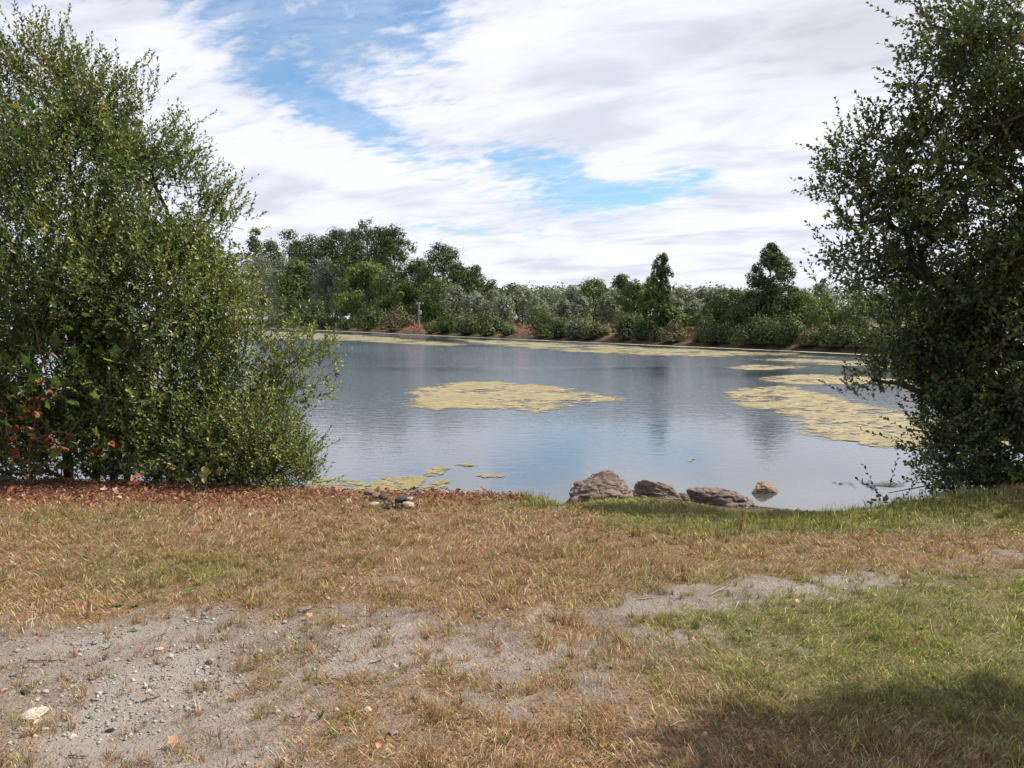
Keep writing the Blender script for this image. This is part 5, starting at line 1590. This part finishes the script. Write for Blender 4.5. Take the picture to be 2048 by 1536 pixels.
def build_wood():
    """the wood behind the front rows, reading as one mass"""
    g = np.random.default_rng(77)
    n = 66000
    px = np.where(g.uniform(0, 1, n) < .35, g.uniform(400, 1000, n), g.uniform(300, 2350, n))
    rx = (px - 1024) / FPX
    dd = np.array([shore_depth(p) for p in np.linspace(300, 2350, 200)]); dep = np.interp(px, np.linspace(300, 2350, 200), dd)
    X = rx * dep; Y = dep.copy()
    back = g.uniform(24, 60, n)
    X = X + SH_N[0] * back; Y = Y + SH_N[1] * back
    cell = fbm(X * .12, Y * .12, octaves=3, seed=15)
    # height so the tops stay under the skyline of the photo
    topz = EYE + (HORIZON - 578 + 26 * (cell - 0.5) * 2 + 14 * (fbm(X * .5, Y * .5, seed=16) - .5)) / FPX * Y
    topz = np.minimum(topz, 22)
    lump = fbm(X * .5, Y * .5, octaves=3, seed=18)
    z = topz * np.clip(1 - g.exponential(.24, n) - 0.15 * (1 - lump), 0.0, 1); z = np.where(z < .05, g.uniform(0, 1, n) * topz * .5, z)
    P = np.stack([X, Y, z], -1)
    Nn = unit(rand_unit(n, g) + np.array([-SH_N[0] * .7, -SH_N[1] * .7, .9]))
    a = unit(np.cross(Nn, rand_unit(n, g))); b = np.cross(Nn, a)
    s = (np.clip(Y, 60, 400) * 0.0034)[:, None] * g.uniform(.5, 1.2, (n, 1))
    V = np.stack([P - a * s * .6, P - b * s * .35, P + a * s * .6, P + b * s * .35], 1).reshape(-1, 3)
    bb = np.arange(n)[:, None] * 4
    F = (bb + np.array([[0, 1, 2, 3]])).reshape(-1)
    kind = fbm(X * .09 + 50, Y * .09, octaves=2, seed=19)
    c = np.where((kind > .53)[:, None], np.array([.10, .115, .080]), np.array([.045, .066, .024])) * g.uniform(.7, 1.3, (n, 1))
    me = make_mesh('woodland', V, F, np.full(n, 4), np.repeat(c, 4, 0))
    link('woodland', me, M['far_leaf'], kind='stuff', label='distant mixed wood closing the view behind the shore trees', category='woodland')
build_wood()

def build_bank_scrub():
    g = np.random.default_rng(79); n = 26000
    px = g.uniform(350, 2200, n); xs = np.linspace(350, 2200, 200)
    dep = np.interp(px, xs, [shore_depth(p) for p in xs])
    sb = g.uniform(0.7, 8.5, n)
    X = (px - 1024) / FPX * dep + SH_N[0] * sb; Y = dep + SH_N[1] * sb
    k = fbm(X * .35, Y * .35, octaves=3, seed=12) > g.uniform(.35, .62, n)
    X, Y = X[k], Y[k]; n = len(X); Z = height(X, Y)
    P = np.stack([X, Y, Z + g.uniform(0, .30, n) ** 1.3], -1)
    Nn = unit(rand_unit(n, g) + [0, -.3, .5]); a = unit(np.cross(Nn, rand_unit(n, g))); b = np.cross(Nn, a)
    s_ = (Y * .0022)[:, None] * g.uniform(.5, 1.3, (n, 1))
    V = np.stack([P - a * s_ * .7, P - b * s_ * .35, P + a * s_ * .7, P + b * s_ * .35], 1).reshape(-1, 3)
    pal = np.array([[.20, .095, .05], [.13, .06, .035], [.24, .16, .08], [.08, .085, .035]])
    c = pal[g.choice(4, n, p=[.35, .25, .2, .2])] * g.uniform(.7, 1.3, (n, 1))
    me = make_mesh('bank_scrub', V, (np.arange(n)[:, None] * 4 + np.array([[0, 1, 2, 3]])).reshape(-1), np.full(n, 4), np.repeat(c, 4, 0))
    link('bank_scrub', me, M['far_leaf'], kind='stuff', label='russet dry scrub covering the far bank', category='scrub')
build_bank_scrub()

# utility pole
def pole():
    d = shore_depth(838) + 6
    b = at(838, 660, d); z = float(height(b[0], d)) - 0.3
    h = at(838, 604, d)[2] - z
    root = empty('utility_pole', (b[0], d, z), label='pale wooden utility pole with small crossarm on the far bank', category='utility pole')
    V, F, S = tubes([np.array([[0, 0, 0], [0, 0, h * .5], [0, 0, h]])], [np.array([.21, .18, .15])], 10)
    link('post', make_mesh('post', V, F, S, smooth=True), M['pole'], parent=root)
    def box(name, c, s, mat):
        bm = bmesh.new(); bmesh.ops.create_cube(bm, size=1)
        for v in bm.verts: v.co = Vector((v.co.x * s[0] + c[0], v.co.y * s[1] + c[1], v.co.z * s[2] + c[2]))
        bmesh.ops.bevel(bm, geom=bm.edges[:], offset=min(s) * .12, segments=1, affect='EDGES')
        me = bpy.data.meshes.new(name); bm.to_mesh(me); bm.free(); return link(name, me, mat, parent=root)
    box('crossarm', (0.25, -.2, h - .35), (1.3, .14, .16), M['pole'])
    box('transformer_box', (.30, -.1, h * .62), (.42, .4, .75), M['pole_metal'])
    box('bracket', (.26, -.1, h * .46), (.5, .12, .12), M['pole_metal'])
    for x in (-.3, .25, .8):
        V, F, S = tubes([np.array([[x, -.2, h - .27], [x, -.2, h - .05]])], [np.array([.06, .045])], 8)
        link('insulator', make_mesh('insulator', V, F, S), M['ceramic'], parent=root)
pole()

# curved dry vine hanging in front of the shrub
def vine():
    D0 = 7.6
    pts = [at(x, y, D0) for x, y in [(110, 906), (135, 898), (150, 888), (148, 882), (140, 886), (130, 896)]]
    c = pts[0].copy()
    q = np.array(pts) - c
    V, F, S = tubes([q], [np.full(len(q), .004)], 5)
    link('dead_vine', make_mesh('dead_vine', V, F, S, smooth=True), M['pale_twig'], loc=tuple(c), label='pale looped dry vine hanging low in front of the left shrub', category='vine')
vine()
tot = sum(sum(len(p.vertices) - 2 for p in o.data.polygons) if len(o.data.polygons) < 50 else len(o.data.loops) - 2 * len(o.data.polygons) for o in SC.objects if o.type == 'MESH')
print('TRIANGLES', tot, 'objects', len(SC.objects))
